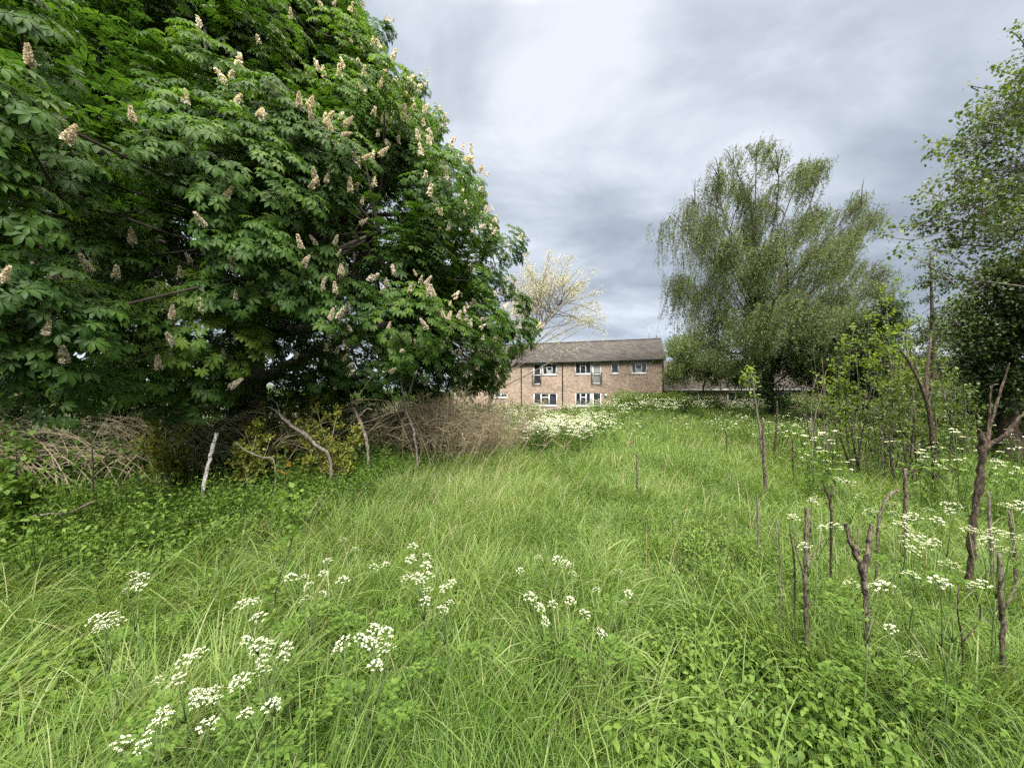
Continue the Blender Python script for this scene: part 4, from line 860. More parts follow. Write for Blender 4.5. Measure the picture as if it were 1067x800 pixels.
def rounded_bush():
    b = ground_at(735, 26.5); lob = [(W(px, py, 26.5), r) for px, py, r in ((705, 365, 1.1), (725, 358, 1.2), (748, 366, 1.1), (715, 385, 1.3), (740, 388, 1.4), (765, 385, 1.1), (700, 392, .9), (770, 398, 1.))]
    lobe_tree('rounded_bush', 'rounded bright green bushy tree hiding the joint of the brick block and low roof', 'tree', b, lob, 'willow_leaf', .12, 150, 'dark_bark', .08, 41, tone=(.75, .18))
rounded_bush()
def blossom_tree():
    """nearly leafless tree before the brick block: a leaning limb and a fan of twigs with tan buds"""
    R = np.random.default_rng(14); D0 = 19.; base = ground_at(500, D0); t = thing('budding_tree', 'nearly bare leaning tree with tan buds before the brick building', 'tree', base)
    bk, bd = MB(), MB(); tips = []
    main = smooth_path([base, W(518, 402, D0), W(548, 362, D0), W(572, 330, D0), W(588, 312, D0)], 20); tube(bk, main, np.linspace(.115, .02, 20), 8, rough=.05)
    for k in range(64):                          # a dome of fine limbs, each with its own twigs
        a = R.uniform(-.35, pi * 1.02); rr = R.uniform(.55, 1.08); e = W(577 + 52 * rr * cos(a), 326 - 55 * rr * sin(a), D0 + R.normal() * 1.1); s0 = main[R.integers(9, 20)] if k % 4 else main[R.integers(5, 11)]
        path = smooth_path([s0, s0 + (e - s0) * .5 + R.normal(size=3) * .16 + [0, 0, .12], e], 9); tube(bk, path, np.linspace(.024, .006, 9), 4, cap=False); tips.extend(path[4:])
        n2 = 7; q = path[R.integers(3, 9, n2)]; d2 = nrmz(nrmz(e - s0) + R.normal(size=(n2, 3)) * .7); q2 = q + d2 * R.uniform(.25, .7, (n2, 1)); tubes_fast(bk, q, (q + q2) / 2 + R.normal(size=(n2, 3)) * .04, q2, np.full(n2, .009), np.full(n2, .005), .5, 2); tips.extend(q2); tips.extend((q + q2) / 2)
    low = smooth_path([W(505, 412, D0), W(560, 385, D0 - .3), W(590, 366, D0 - .4), W(605, 358, D0 - .5)], 14); tube(bk, low, np.linspace(.035, .01, 14), 6); tips.extend(low[5:]); tips.extend(low[7:] + R.normal(size=(7, 3)) * .2)
    tips = np.array(tips); n = 17000; P = tips[R.integers(0, len(tips), n)] + R.normal(size=(n, 3)) * .09
    bd.inst(RHOMB_V, RHOMB_F, P, frames(unit(n), unit(n)), R.uniform(.04, .08, n), np.clip(.5 + .25 * R.normal(size=n), 0, 1))
    bk.build('trunk', 'grey_bark', t, smooth=True); bd.build('crown', 'bud_leaf', t)
blossom_tree()

def hedges():
    R = np.random.default_rng(44)
    def hedge(name, label, a, b, z1, depth, mat, leaf, n, seed, tone):
        r = np.random.default_rng(seed); mb = MB(); L_ = np.linalg.norm(b - a); m = int(L_ / .5) + 1
        for k in range(m):
            c = a + (b - a) * (k + r.uniform(0, 1)) / m; g = float(gh(c[0], c[1])); hh = (z1 - g) * r.uniform(.75, 1.08)
            leaf_cloud(mb, (c[0], c[1], g + hh * .5), (depth * .7, depth * .7, hh * .52), n, leaf, r, .3, (tone + .06 * r.normal(), .16))
        t = thing(name, label, 'hedge', (a[0], a[1], float(gh(a[0], a[1])))); mb.build('foliage', mat, t)
    hedge('clipped_hedge', 'dark low hedge under the left ground floor windows of the brick block', ground_at(470, 31), ground_at(563, 30), 1.0, .8, 'hedge_leaf', .10, 420, 1, .3)
    hedge('overgrown_hedge', 'bright overgrown hedge mound hiding the right end of the brick block', ground_at(640, 24), ground_at(705, 23), 2.0, 1.1, 'hedge_leaf', .10, 1100, 2, .8)
    hedge('overgrown_hedge', 'long dark green overgrown hedge below the grey roof and weeping tree', ground_at(690, 25.5), ground_at(860, 25), 2.05, 1.2, 'hedge_leaf', .10, 800, 3, .55)
    hedge('overgrown_hedge', 'shady hedge at the back of the shrubs under the ivy clad tree', ground_at(860, 20), ground_at(1150, 14), 2.2, 1.1, 'ivy_leaf', .11, 420, 4, .45)
    # far-off wood closing the horizon
    mb = MB(); r = np.random.default_rng(9)
    for a in np.linspace(radians(-75), radians(75), 150):
        d = r.uniform(85, 115); x, y = d * sin(a), d * cos(a); h = r.uniform(2.5, 5.); leaf_cloud(mb, (x, y, h * .5), (3.2, 3., h * .55), 420, .55, r, .3, (.35 + .1 * r.normal(), .15))
    o = mb.build('far_wood', 'hedge_leaf'); tag(o, 'low far wood along the horizon behind the trees', 'wood', kind='stuff')
hedges()
# ------------------------------------------------------------------ dead thicket, shrubs, saplings
def thicket():
    R = np.random.default_rng(61); mb = MB(); n = 800
    q, nn = along(EDGE[:6], .18 + .82 * R.uniform(size=n)); q = q - nn * (np.abs(R.normal(size=n)) * .8 - .25)[:, None]; x, y = q[:, 0], q[:, 1]
    k = field_noise(x, y, 1.7, 91) > -.5; x, y = x[k], y[k]; n = len(x)
    base = np.stack([x, y, gh(x, y)], -1); ln = R.uniform(.75, 1.65, n)
    az = np.where(R.uniform(size=n) < .68, 2.75, .3) + R.normal(size=n) * .6       # most arch over to the left
    d = np.stack([np.cos(az), np.sin(az) * .7, np.zeros(n)], -1); mid = base + d * (ln * .30)[:, None] + np.stack([0 * ln, 0 * ln, ln * .72], -1); end = base + d * (ln * .95)[:, None] + np.stack([0 * ln, 0 * ln, ln * R.uniform(.62, 1.0, n)], -1)
    tubes_fast(mb, base, mid, end, R.uniform(.006, .011, n), np.full(n, .004), R.uniform(0, 1, n), 6)
    q = 6; tt = R.uniform(.45, .98, (n, q, 1)); P = ((1 - tt) ** 2 * base[:, None] + 2 * tt * (1 - tt) * mid[:, None] + tt ** 2 * end[:, None]).reshape(-1, 3); m = len(P)
    dd = nrmz(np.repeat(d, q, 0) * 1.1 + R.normal(size=(m, 3)) * .38 + [0, 0, .25]); l2 = R.uniform(.2, .65, m)
    tubes_fast(mb, P, P + dd * (l2 * .5)[:, None] + [0, 0, .04], P + dd * l2[:, None] + R.normal(size=(m, 3)) * .06 - [0, 0, .03], R.uniform(.004, .006, m), np.full(m, .0026), R.uniform(0, 1, m), 3)
    o = mb.build('dead_bramble_stems', 'dead_stem'); tag(o, 'tangle of dead pale arching bramble stems under the chestnut', 'brambles', kind='stuff')
    # green bramble and ivy trailing through it
    mb = MB(); n = 24000; q, nn = along(EDGE[:6], R.uniform(size=n)); q = q - nn * (np.abs(R.normal(size=n)) * 1.2 - .35)[:, None]; x, y = q[:, 0], q[:, 1]; z = gh(x, y) + R.uniform(0, 1, n) ** 1.6 * .95
    k = field_noise(x, y, 1.5, 95) > -.25; P = np.stack([x, y, z], -1)[k]; m = len(P)
    mb.inst(LEAF_V * [1, 1.3, 1], LEAF_F, P, frames(nrmz(R.normal(size=(m, 3)) + [.2, -.3, -.2]), nrmz(R.normal(size=(m, 3)) * .5 + [0, -.3, 1])), R.uniform(.05, .10, m), np.clip(.4 + .25 * R.normal(size=m), 0, 1))
    n = 7000; q, nn = along(EDGE[:7], R.uniform(size=n)); q = q - nn * (.3 + 9 * R.uniform(size=n) ** 1.2)[:, None]; x, y = q[:, 0], q[:, 1]; P = np.stack([x, y, gh(x, y) + R.uniform(.02, .28, n)], -1)
    mb.inst(RHOMB_V * [1, 1.4, 1], RHOMB_F, P, frames(nrmz(R.normal(size=(n, 3)) * [1, 1, .3]), nrmz(R.normal(size=(n, 3)) * .4 + [0, 0, 1])), R.uniform(.09, .16, n), np.clip(.25 + .2 * R.normal(size=n), 0, 1))
    o = mb.build('bramble_leaves', 'weed_leaf'); tag(o, 'green bramble leaves creeping through the dead stems under the chestnut', 'bramble leaves', kind='stuff')
thicket()

def arc_stem(mb, s, e, bow, r0, r1, sides=6, n=10, kink=0.):
    s, e = np.asarray(s, float), np.asarray(e, float); m = (s + e) / 2 + bow; p = smooth_path([s, s + (m - s) * .5 + rng.normal(size=3) * kink, m, m + (e - m) * .5 + rng.normal(size=3) * kink, e], n); tube(mb, p, np.linspace(r0, r1, n), sides, rough=.04); return p
def shoots(name, label, cat, base, tops, mat, leaf, per, bark='grey_bark', r0=.016, seed=0, group=None, low=.35, side=5, tone=(.5, .2), tip_mat=None, twig=.35, cluster=1.):
    """several stems from one root, each its own part, with twigs and leaf clusters"""
    R = np.random.default_rng(seed); t = thing(name, label, cat, base, group); lf = MB(); tips = MB(); tw = MB()
    for e in tops:
        e = np.asarray(e, float); st = MB(); L_ = np.linalg.norm(e - base); s0 = base + np.array([*R.normal(size=2) * .05, -.03])
        p = smooth_path([s0, s0 + (e - s0) * .35 + R.normal(size=3) * .04 * L_ * [1, 1, .2], s0 + (e - s0) * .7 + R.normal(size=3) * .03 * L_ * [1, 1, .2], e], 12); tube(st, p, np.linspace(r0, r0 * .25, 12), 6)
        for k in range(side):
            f = R.uniform(low, .97); q = p[int(f * 11)]; d = nrmz(R.normal(size=3) * [1, 1, .35] + [0, 0, .55]); l2 = twig * R.uniform(.4, 1.2) * (1.15 - f * .6); q2 = q + d * l2
            tubes_fast(st, q[None], ((q + q2) / 2 + R.normal(size=3) * .03)[None], q2[None], np.array([r0 * .3]), np.array([r0 * .12]), .5, 3)
            n = max(3, int(per * 1.4 * R.uniform(.5, 1.4))); P = q + (q2 - q) * R.uniform(.25, 1.08, (n, 1)) + R.normal(size=(n, 3)) * leaf * .55 * cluster
            lf.inst(LEAF_V * [1, 1.25, 1], LEAF_F, P, frames(nrmz(R.normal(size=(n, 3)) + d * .4 + [0, 0, .1]), nrmz(R.normal(size=(n, 3)) * .5 + [0, 0, 1])), leaf * R.uniform(.55, 1.25, n), np.clip(tone[0] + tone[1] * R.normal(size=n), 0, 1))
        n = int(per * 1.2); P = e + R.normal(size=(n, 3)) * leaf * .6 * cluster
        (tips if tip_mat else lf).inst(LEAF_V * [1, 1.2, 1], LEAF_F, P, frames(nrmz(R.normal(size=(n, 3)) + [0, 0, .6]), nrmz(R.normal(size=(n, 3)) + [0, 0, .6])), leaf * R.uniform(.5, 1.1, n), np.clip(tone[0] + .2 + .15 * R.normal(size=n), 0, 1))
        st.build('stem', bark, t, smooth=True)
    lf.build('foliage', mat, t)
    if tips.n: tips.build('young_leaves', tip_mat, t)
    return t
def shrubs():
    R = np.random.default_rng(70)
    # dry brown shrub at the right end of the thicket
    c = ground_at(458, 9.5); t = thing('dry_shrub', 'dry brown leafless shrub of fine twigs at the end of the thicket', 'shrub', c); mb = MB(); n = 420
    b = c + R.normal(size=(n, 3)) * [.95, .6, 0]; b[:, 2] = gh(b[:, 0], b[:, 1]); h = R.uniform(.8, 1.75, n); o = (b - c) * [.35, .35, 0] + R.normal(size=(n, 3)) * [.28, .28, 0]; e = b + o + np.stack([0 * h, 0 * h, h], -1)
    mid = (b + e) / 2 + R.normal(size=(n, 3)) * .12; tubes_fast(mb, b, mid, e, R.uniform(.006, .011, n), np.full(n, .004), R.uniform(0, 1, n), 4)
    q = 16; tt = R.uniform(.25, 1, (n, q, 1)); P = ((1 - tt) ** 2 * b[:, None] + 2 * tt * (1 - tt) * mid[:, None] + tt ** 2 * e[:, None]).reshape(-1, 3); m = len(P); d = nrmz(R.normal(size=(m, 3)) * [1, 1, .6] + [0, 0, .4]); l2 = R.uniform(.1, .38, m)
    tubes_fast(mb, P, P + d * (l2 * .5)[:, None] + R.normal(size=(m, 3)) * .03, P + d * l2[:, None], np.full(m, .0042), np.full(m, .003), R.uniform(0, 1, m), 2)
    mb.build('twigs', 'dry_twig', t)
    lf = MB(); n = 1500; P = c + np.stack([R.normal(size=n) * 1.0, R.normal(size=n) * .6, R.uniform(.1, 1.5, n)], -1); lf.inst(RHOMB_V, RHOMB_F, P, frames(unit(n), unit(n)), R.uniform(.025, .05, n), R.uniform(0, 1, n)); lf.build('withered_leaves', 'dry_grass', t)
    # yellow green shrubs growing out of the thicket
    for (px, d, tops, lab, s) in ((168, 5.6, ((160, 438, 5.6), (175, 432, 5.6), (150, 460, 5.5), (185, 455, 5.6), (172, 470, 5.4), (196, 446, 5.6)), 'small yellow green shrub in the thicket left of the birch log', 1),
                                  (345, 6.4, ((310, 440, 6.3), (330, 425, 6.5), (352, 430, 6.4), (372, 445, 6.6), (345, 455, 6.2), (322, 462, 6.1), (365, 468, 6.3)), 'spreading yellow green shrub in the thicket right of the leaning log', 2),
                                  (300, 6.8, ((275, 420, 6.8), (300, 412, 6.9), (325, 415, 7.), (340, 412, 7.1), (255, 438, 6.6)), 'taller yellow green shrub right under the dark chestnut crown', 3),
                                  (262, 5.8, ((255, 448, 5.8), (270, 440, 5.9), (282, 455, 5.7), (248, 462, 5.7)), 'low yellowish shrub between the birch log and the leaning log', 4)):
        b = ground_at(px, d); shoots('yellow_green_shrub', lab, 'shrub', b, [W(*q) for q in tops], 'yellow_leaf', .055, 22, 'dead_stem', .012, 100 + s, 'yellow green shrubs in the dead thicket', low=.3, side=11, twig=.36)
    # saplings close by
    b = ground_at(2, 3.5); shoots('leafy_sapling', 'broad leaved green sapling bush at the very left edge', 'sapling', b, [W(2, 448, 3.5), W(18, 458, 3.45), W(28, 478, 3.4), W(-15, 455, 3.5), W(10, 500, 3.35), W(35, 500, 3.5)], 'weed_leaf', .07, 12, 'dark_bark', .009, 201, low=.3, side=9, twig=.2, tone=(.65, .2))
    b = ground_at(287, 2.35); shoots('young_sapling', 'slender young sapling with reddish tip leaves standing alone in grass', 'sapling', b, [W(294, 492, 2.3)], 'weed_leaf', .05, 7, 'dark_bark', .006, 202, low=.2, side=15, twig=.11, tone=(.75, .2), tip_mat='red_leaf', cluster=.7)
    t = thing('thin_dead_sapling', 'thin dark upright dead stem rising before the chestnut crown at left', 'sapling', ground_at(93, 4.8)); mb = MB(); arc_stem(mb, ground_at(93, 4.8), W(95, 412, 4.75), np.array([.03, 0, 0]), .011, .004, 6, 12, .02); mb.build('stem', 'dark_bark', t)
    # coppiced shrubs with fresh leaves on the right
    tops = lambda L_: [W(px, py, d) for px, py, d in L_]
    for i, (px, d, ts, lab, mat, per, side, low, leaf, tone) in enumerate((
        (930, 7.0, ((922, 300, 7), (935, 292, 7.1), (905, 330, 6.9), (918, 345, 6.8), (945, 340, 7.1), (930, 370, 6.8), (948, 375, 7)), 'tallest pale green coppice shrub, left of the leaning dark trunk', 'fresh_leaf', 13, 16, .4, .06, (.5, .22)),
        (893, 7.4, ((880, 352, 7.4), (868, 375, 7.5), (890, 340, 7.4), (902, 365, 7.3), (878, 395, 7.3), (858, 400, 7.4)), 'pale green coppice shrub of upright stems beside the tallest one', 'fresh_leaf', 12, 14, .4, .06, (.5, .22)),
        (862, 8.0, ((846, 388, 8), (862, 400, 8), (838, 410, 8.1)), 'low coppice shrub with few stems left of the pale shoots', 'fresh_leaf', 7, 8, .55, .055, (.45, .2)),
        (960, 7.6, ((955, 330, 7.6), (970, 350, 7.6), (985, 375, 7.7), (965, 395, 7.5), (990, 400, 7.7)), 'thin green coppice shrub behind the leaning dark trunk', 'hawthorn_leaf', 12, 13, .35, .06, (.6, .2)),
        (948, 6.2, ((938, 385, 6.2), (950, 395, 6.2), (960, 380, 6.3), (928, 400, 6.2), (972, 400, 6.2)), 'leafy mid green coppice shrub right before the dark leaning snag', 'hawthorn_leaf', 14, 15, .3, .06, (.7, .2)),
        (988, 6.6, ((980, 375, 6.6), (995, 390, 6.6), (1005, 402, 6.6), (985, 405, 6.6)), 'green coppice shrub between the leaning snag and broken tree', 'hawthorn_leaf', 14, 14, .3, .06, (.62, .2)),
        (1000, 8.2, ((990, 395, 8.2), (1005, 380, 8.2), (1018, 405, 8.3)), 'shaded coppice shrub right before the ivy clad tree', 'hawthorn_leaf', 10, 10, .35, .06, (.5, .2)),
        (912, 8.4, ((912, 395, 8.4), (925, 405, 8.4), (900, 410, 8.4), (940, 410, 8.4), (885, 415, 8.4)), 'knee high leafy growth at the back between the coppice stems', 'hawthorn_leaf', 12, 14, .2, .06, (.55, .2)))):
        shoots('coppice_shrub', lab, 'shrub', ground_at(px, d), tops(ts), mat, leaf, per, 'mossy_bark', .017, 300 + i, 'coppiced shrubs on the right', low=low, side=side, twig=.42, tone=tone)
shrubs()
def bare_shoots():
    """thin bare stems standing in the shrubs and a dark leaning trunk"""
    R = np.random.default_rng(81)
    for i in range(34):
        px = R.uniform(835, 1000); d = R.uniform(6.2, 10.5); b = ground_at(px, d); e = W(px + R.normal() * 9, R.uniform(345, 415), d)
        t = MB(); p = arc_stem(t, b, e, R.normal(size=3) * .06, R.uniform(.008, .017), .004, 5, 8, .03)
        for k in range(3):
            q = p[R.integers(3, 7)]; q2 = q + nrmz(R.normal(size=3) * [1, 1, .3] + [0, 0, .9]) * R.uniform(.15, .5); tubes_fast(t, q[None], ((q + q2) / 2)[None], q2[None], np.array([.005]), np.array([.0025]), .5, 2)
        o = t.build('bare_shoot', 'grey_bark' if i % 2 else 'mossy_bark', loc=b); tag(o, 'thin bare grey shoot standing among the right hand coppice shrubs', 'stem', 'thin bare shoots among the coppice shrubs')
    b = ground_at(976, 5.8); t = thing('leaning_snag', 'dark gnarled trunk leaning left out of the shrubs with ivy at its foot', 'tree trunk', b); mb = MB()
    tube(mb, smooth_path([b, W(970, 440, 5.8), W(962, 408, 5.8), W(948, 378, 5.85), W(936, 362, 5.9)], 14), np.linspace(.034, .014, 14), 8, rough=.09); tube(mb, smooth_path([W(965, 415, 5.8), W(966, 385, 5.9), W(970, 352, 6)], 8), np.linspace(.032, .014, 8), 7, rough=.08)
    mb.build('trunk', 'dark_bark', t, smooth=True); lf = MB(); leaf_cloud(lf, b + [0, 0, .5], (.2, .2, .5), 380, .06, R, .6); lf.build('ivy', 'ivy_leaf', t)
bare_shoots()

# ------------------------------------------------------------------ cut stumps, posts and fallen logs
STUMPS = []
def stump(name, label, cat, pieces, bark='mossy_bark', group=None, cut=True):
    """pieces: lists of (px, py, depth, radius in px); each piece a limb of the same stump, the first one rooted in the ground"""
    t = None; first = True
    mb = MB(); ends = []
    for pc in pieces:
        pts = []; rad = []
        for (px, py, d, r) in pc:
            pts.append(W(px, py, d)); rad.append(r * .52 * d / F)
        if first:
            g = pts[0].copy(); g[2] = float(gh(g[0], g[1])) - .03
            if pts[0][2] > g[2] + .05: pts.insert(0, g); rad.insert(0, rad[0] * 1.15)
            t = thing(name, label, cat, pts[0], group); first = False; STUMPS.append(pts[0])
        n = max(8, 5 * len(pts)); p = smooth_path(pts, n); r = np.interp(np.linspace(0, 1, n), np.linspace(0, 1, len(rad)), rad); r = r * (1 + .10 * np.sin(np.linspace(0, 9 + 3 * len(pc), n)) + .07 * rng.normal(size=n)); p = p + np.vstack([np.zeros((1, 3)), rng.normal(size=(n - 2, 3)) * r[1:-1, None] * .22, np.zeros((1, 3))]); tube(mb, p, r, 9, rough=.10); ends.append((p[-1], nrmz(p[-1] - p[-2]), r[-1]))
    mb.build('trunk', bark, t, smooth=True)
    if cut:
        for (c, d, r) in ends:
            if r < .012: continue
            m = MB(); p = np.array([c + d * .003, c + d * .006]); tube(m, p, [r * .86, r * .80], 9); m.build('cut_face', 'cut_wood', t)
    return t
G1, G2 = 'cut stumps and stakes on the right', 'thin stakes and stems in the field'
stump('forked_stump', 'Y shaped cut stump with two sawn arms in the right foreground grass', 'stump', [[(905, 690, 2.0, 4.6), (903, 640, 2.0, 5.), (900, 600, 2.0, 5.4), (889, 574, 1.98, 4.6), (881, 545, 1.96, 3.6)], [(899, 604, 2.0, 4.4), (903, 578, 2.02, 4.3), (908, 546, 2.03, 3.7)], [(896, 592, 2.02, 1.6), (894, 560, 2.05, 1.2), (897, 538, 2.06, .9)]])
stump('broken_branch_stump', 'slanting broken branch stub leaning up behind the Y shaped stump', 'stump', [[(914, 560, 2.7, 2.2), (920, 527, 2.7, 2.8), (927, 517, 2.7, 3.), (936, 510, 2.7, 2.4)]])
stump('upright_stake_stump', 'straight weathered stump standing behind the slanting broken stub', 'stump', [[(943, 560, 3.5, 3.2), (943.5, 530, 3.5, 3.2), (943.5, 489, 3.5, 2.7)]])
stump('small_forked_stump', 'small dark forked stump left behind the Y shaped stump', 'stump', [[(866, 590, 2.75, 2.2), (866, 545, 2.75, 2.4), (865, 522, 2.75, 2.6), (858, 504, 2.75, 1.4)], [(865, 524, 2.75, 2.2), (867, 506, 2.75, 1.8)]], 'dark_bark')
stump('short_thick_stump', 'thick short brown stump with bare side shoots left of the Y shaped stump', 'stump', [[(841, 645, 2.1, 4.2), (839, 600, 2.1, 3.8), (840, 560, 2.1, 3.6), (840, 529, 2.1, 3.2)], [(838, 600, 2.1, 1.5), (830, 575, 2.1, 1.2), (826, 548, 2.1, 1.)], [(840, 590, 2.1, 1.4), (850, 575, 2.12, 1.1), (858, 562, 2.12, .8)], [(841, 600, 2.1, 1.2), (845, 545, 2.15, 1.1), (846, 520, 2.15, .7)]])
stump('thin_dark_stake', 'thin dark bare shoot left of the thick brown stump', 'stump', [[(828, 625, 2.15, 1.7), (828, 590, 2.15, 1.8), (824, 556, 2.15, 1.4)]], 'dark_bark', cut=False)
stump('thin_twiggy_stake', 'thin forked twig farthest left in the near stump cluster', 'stump', [[(813, 620, 2.2, 1.2), (813, 580, 2.2, 1.2), (810, 540, 2.2, .9)], [(813, 575, 2.2, .8), (806, 560, 2.2, .7), (800, 547, 2.2, .5)]], 'grey_bark', cut=False)
stump('post_stump', 'sawn post like stump with pale cut top near the right edge', 'stump', [[(1045, 660, 1.9, 4.2), (1043, 620, 1.9, 4.), (1041, 576, 1.9, 3.8)], [(1045, 635, 1.9, 2.0), (1054, 620, 1.9, 1.7), (1061, 605, 1.9, 1.3)]])
stump('grey_stake_stump', 'slim grey stump beside the foot of the tall broken trunk', 'stump', [[(1033, 570, 2.9, 2.6), (1031, 545, 2.9, 2.6), (1030, 512, 2.9, 2.)]], 'grey_bark')
stump('leaning_stake_stump', 'short leaning stump between the tall broken trunk and right edge', 'stump', [[(1058, 585, 2.7, 3.2), (1055, 560, 2.7, 3.), (1051, 532, 2.7, 2.6)]])
stump('curved_dead_stem', 'curved dark dead stems rising beneath white umbels near right edge', 'stem', [[(1003, 670, 1.85, 1.6), (998, 640, 1.85, 1.4), (999, 610, 1.85, 1.1)], [(1004, 668, 1.85, 1.5), (1018, 650, 1.85, 1.4), (1022, 635, 1.85, 1.2), (1016, 618, 1.85, .8)]], 'dark_bark', cut=False)
stump('broken_snag', 'tall broken dark trunk with forked top and grey dead branches', 'tree trunk', [[(1010, 598, 2.75, 5.6), (1014, 545, 2.75, 5.4), (1021, 500, 2.75, 5.6), (1024, 466, 2.75, 6.6), (1020, 447, 2.75, 3.)], [(1023, 472, 2.75, 5.), (1032, 462, 2.75, 4.2), (1046, 455, 2.72, 3.6), (1058, 440, 2.7, 2.8), (1070, 428, 2.7, 2.2)], [(1026, 468, 2.76, 2.6), (1031, 440, 2.8, 1.8), (1033, 405, 2.8, 1.5), (1040, 400, 2.8, .9)], [(1027, 464, 2.76, 2.6), (1036, 430, 2.82, 2.), (1045, 400, 2.85, 1.8), (1052, 378, 2.85, 1.2)]], 'dark_bark', cut=False)
stump('short_post', 'short wooden post standing alone in the middle of the field', 'post', [[(664, 505, 5.2, 2.), (664, 490, 5.2, 2.1), (664, 472, 5.2, 1.9)]])
stump('leafy_topped_pole', 'thin pole with fresh leaves at its top in the right middle field', 'pole', [[(797, 500, 5.6, 2.2), (793, 460, 5.6, 2.2), (788, 425, 5.6, 2.), (784, 398, 5.6, 1.4), (782, 384, 5.6, .8)]], 'grey_bark', cut=False)
def pole_leaves():
    R = np.random.default_rng(5); t = bpy.data.objects['leafy_topped_pole']; m = MB()
    for (px, py, n) in ((782, 385, 26), (776, 396, 16), (788, 398, 16), (785, 410, 9), (780, 390, 12)): 
        c = W(px, py, 5.6); P = c + R.normal(size=(n, 3)) * .05; m.inst(LEAF_V * [1, 1.2, 1], LEAF_F, P, frames(unit(n), nrmz(unit(n) + [0, 0, 1])), R.uniform(.04, .07, n), R.uniform(.2, .9, n))
    m.build('foliage', 'fresh_leaf', t)
pole_leaves()
stump('stout_stake', 'stout weathered stake right beside the leafy topped pole', 'post', [[(797, 505, 5.3, 3.), (796, 470, 5.3, 2.8), (795, 436, 5.3, 2.2)]])
stump('distant_stake', 'thin dark stake beyond the leafy topped pole', 'post', [[(807, 470, 8.2, 2.), (809, 445, 8.2, 1.9), (810, 418, 8.2, 1.2)]], 'dark_bark', cut=False)
stump('low_stake', 'short dark stake low in the grass between pole and coppice shrubs', 'post', [[(827, 490, 6.2, 1.6), (826, 475, 6.2, 1.7), (826, 456, 6.2, 1.2)]], 'dark_bark', cut=False)
stump('low_grey_stub', 'small grey stub in the grass left of the small forked stump', 'post', [[(790, 545, 3.3, 1.8), (789, 530, 3.3, 1.8), (789, 515, 3.3, 1.5)]], 'grey_bark')
stump('dark_twig_stub', 'small dark twig stub far up the field left of the pole', 'post', [[(757, 462, 8.5, 1.1), (757, 452, 8.5, 1.2), (754, 446, 8.5, .8)]], 'dark_bark', cut=False)
# logs and dead limbs in the thicket
stump('birch_log', 'white barked birch log leaning upright in the dead thicket', 'log', [[(212, 508, 5.2, 3.4), (218, 480, 5.3, 3.6), (226, 451, 5.4, 3.4)]], 'birch_bark')
stump('leaning_log', 'long bent grey log leaning left in the thicket', 'log', [[(344, 478, 6.0, 3.), (330, 464, 6.0, 3.6), (318, 452, 6.0, 3.5), (302, 442, 6.1, 3.1), (288, 428, 6.1, 2.4)], [(288, 428, 6.1, 1.4), (279, 424, 6.1, 1.), (270, 426, 6.1, .6)], [(292, 431, 6.1, 1.2), (288, 420, 6.1, .8), (280, 414, 6.15, .5)]], 'grey_bark')
stump('dead_limb', 'short dead limb with broken forks right of the leaning log', 'log', [[(383, 470, 7.2, 3.), (379, 450, 7.2, 3.2), (374, 436, 7.2, 3.), (367, 424, 7.2, 2.4)], [(368, 427, 7.2, 1.6), (361, 429, 7.2, 1.), ], [(373, 436, 7.2, 1.6), (382, 426, 7.2, 1.2), (388, 427, 7.2, .8)]], 'bleached_wood')
stump('dead_upright_branch', 'tall thin dead upright branch with side fork before the chestnut', 'log', [[(434, 470, 7.6, 2.2), (430, 445, 7.6, 2.2), (423, 428, 7.6, 2.), (420, 410, 7.6, 1.6), (416, 388, 7.6, .9)], [(422, 428, 7.6, 1.4), (412, 424, 7.6, 1.), (402, 420, 7.6, .7)], [(421, 420, 7.6, 1.2), (428, 405, 7.6, .9), (431, 392, 7.6, .6)]], 'grey_bark', cut=False)
stump('fallen_branch', 'pale fallen branch lying across the nettles at left', 'branch', [[(28, 542, 4.0, 1.3), (50, 535, 4.05, 1.6), (72, 534, 4.1, 2.2), (98, 522, 4.2, 2.4)], [(60, 534, 4.05, 1.2), (72, 544, 4.0, 1.), (77, 549, 3.95, .7)]], 'bleached_wood')
stump('curved_pale_branch', 'thin curved pale dead branch between the birch log and leaning log', 'branch', [[(286, 482, 5.4, 1.4), (272, 476, 5.4, 1.5), (258, 470, 5.45, 1.3), (246, 461, 5.5, 1.)]], 'grey_bark', cut=False)

def stump_tufts():
    mb = MB(); B = np.array([b for b in STUMPS if b[0] > 0]); k = 150; idx = np.repeat(np.arange(len(B)), k); n = len(idx); a = rng.uniform(0, 2 * pi, n); r = .03 + np.abs(rng.normal(size=n)) * .13
    x, y = B[idx, 0] + r * np.cos(a), B[idx, 1] + r * np.sin(a); P = np.stack([x, y, gh(x, y) - .01], -1)
    blades(mb, P, a + rng.normal(size=n) * 1.2, np.abs(rng.normal(size=n)) * .2 + .05, rng.uniform(.25, .58, n), np.maximum(rng.uniform(.0024, .006, n), .0013 * y), np.abs(rng.normal(size=n)) * .9 + .3, np.clip(.5 + .2 * rng.normal(size=n), 0, .9), 4)
    o = mb.build('tall_grass_tufts', 'grass_blade'); tag(o, 'tall tufts of uncut grass round the feet of the stumps and stakes', 'grass', kind='stuff')
stump_tufts()
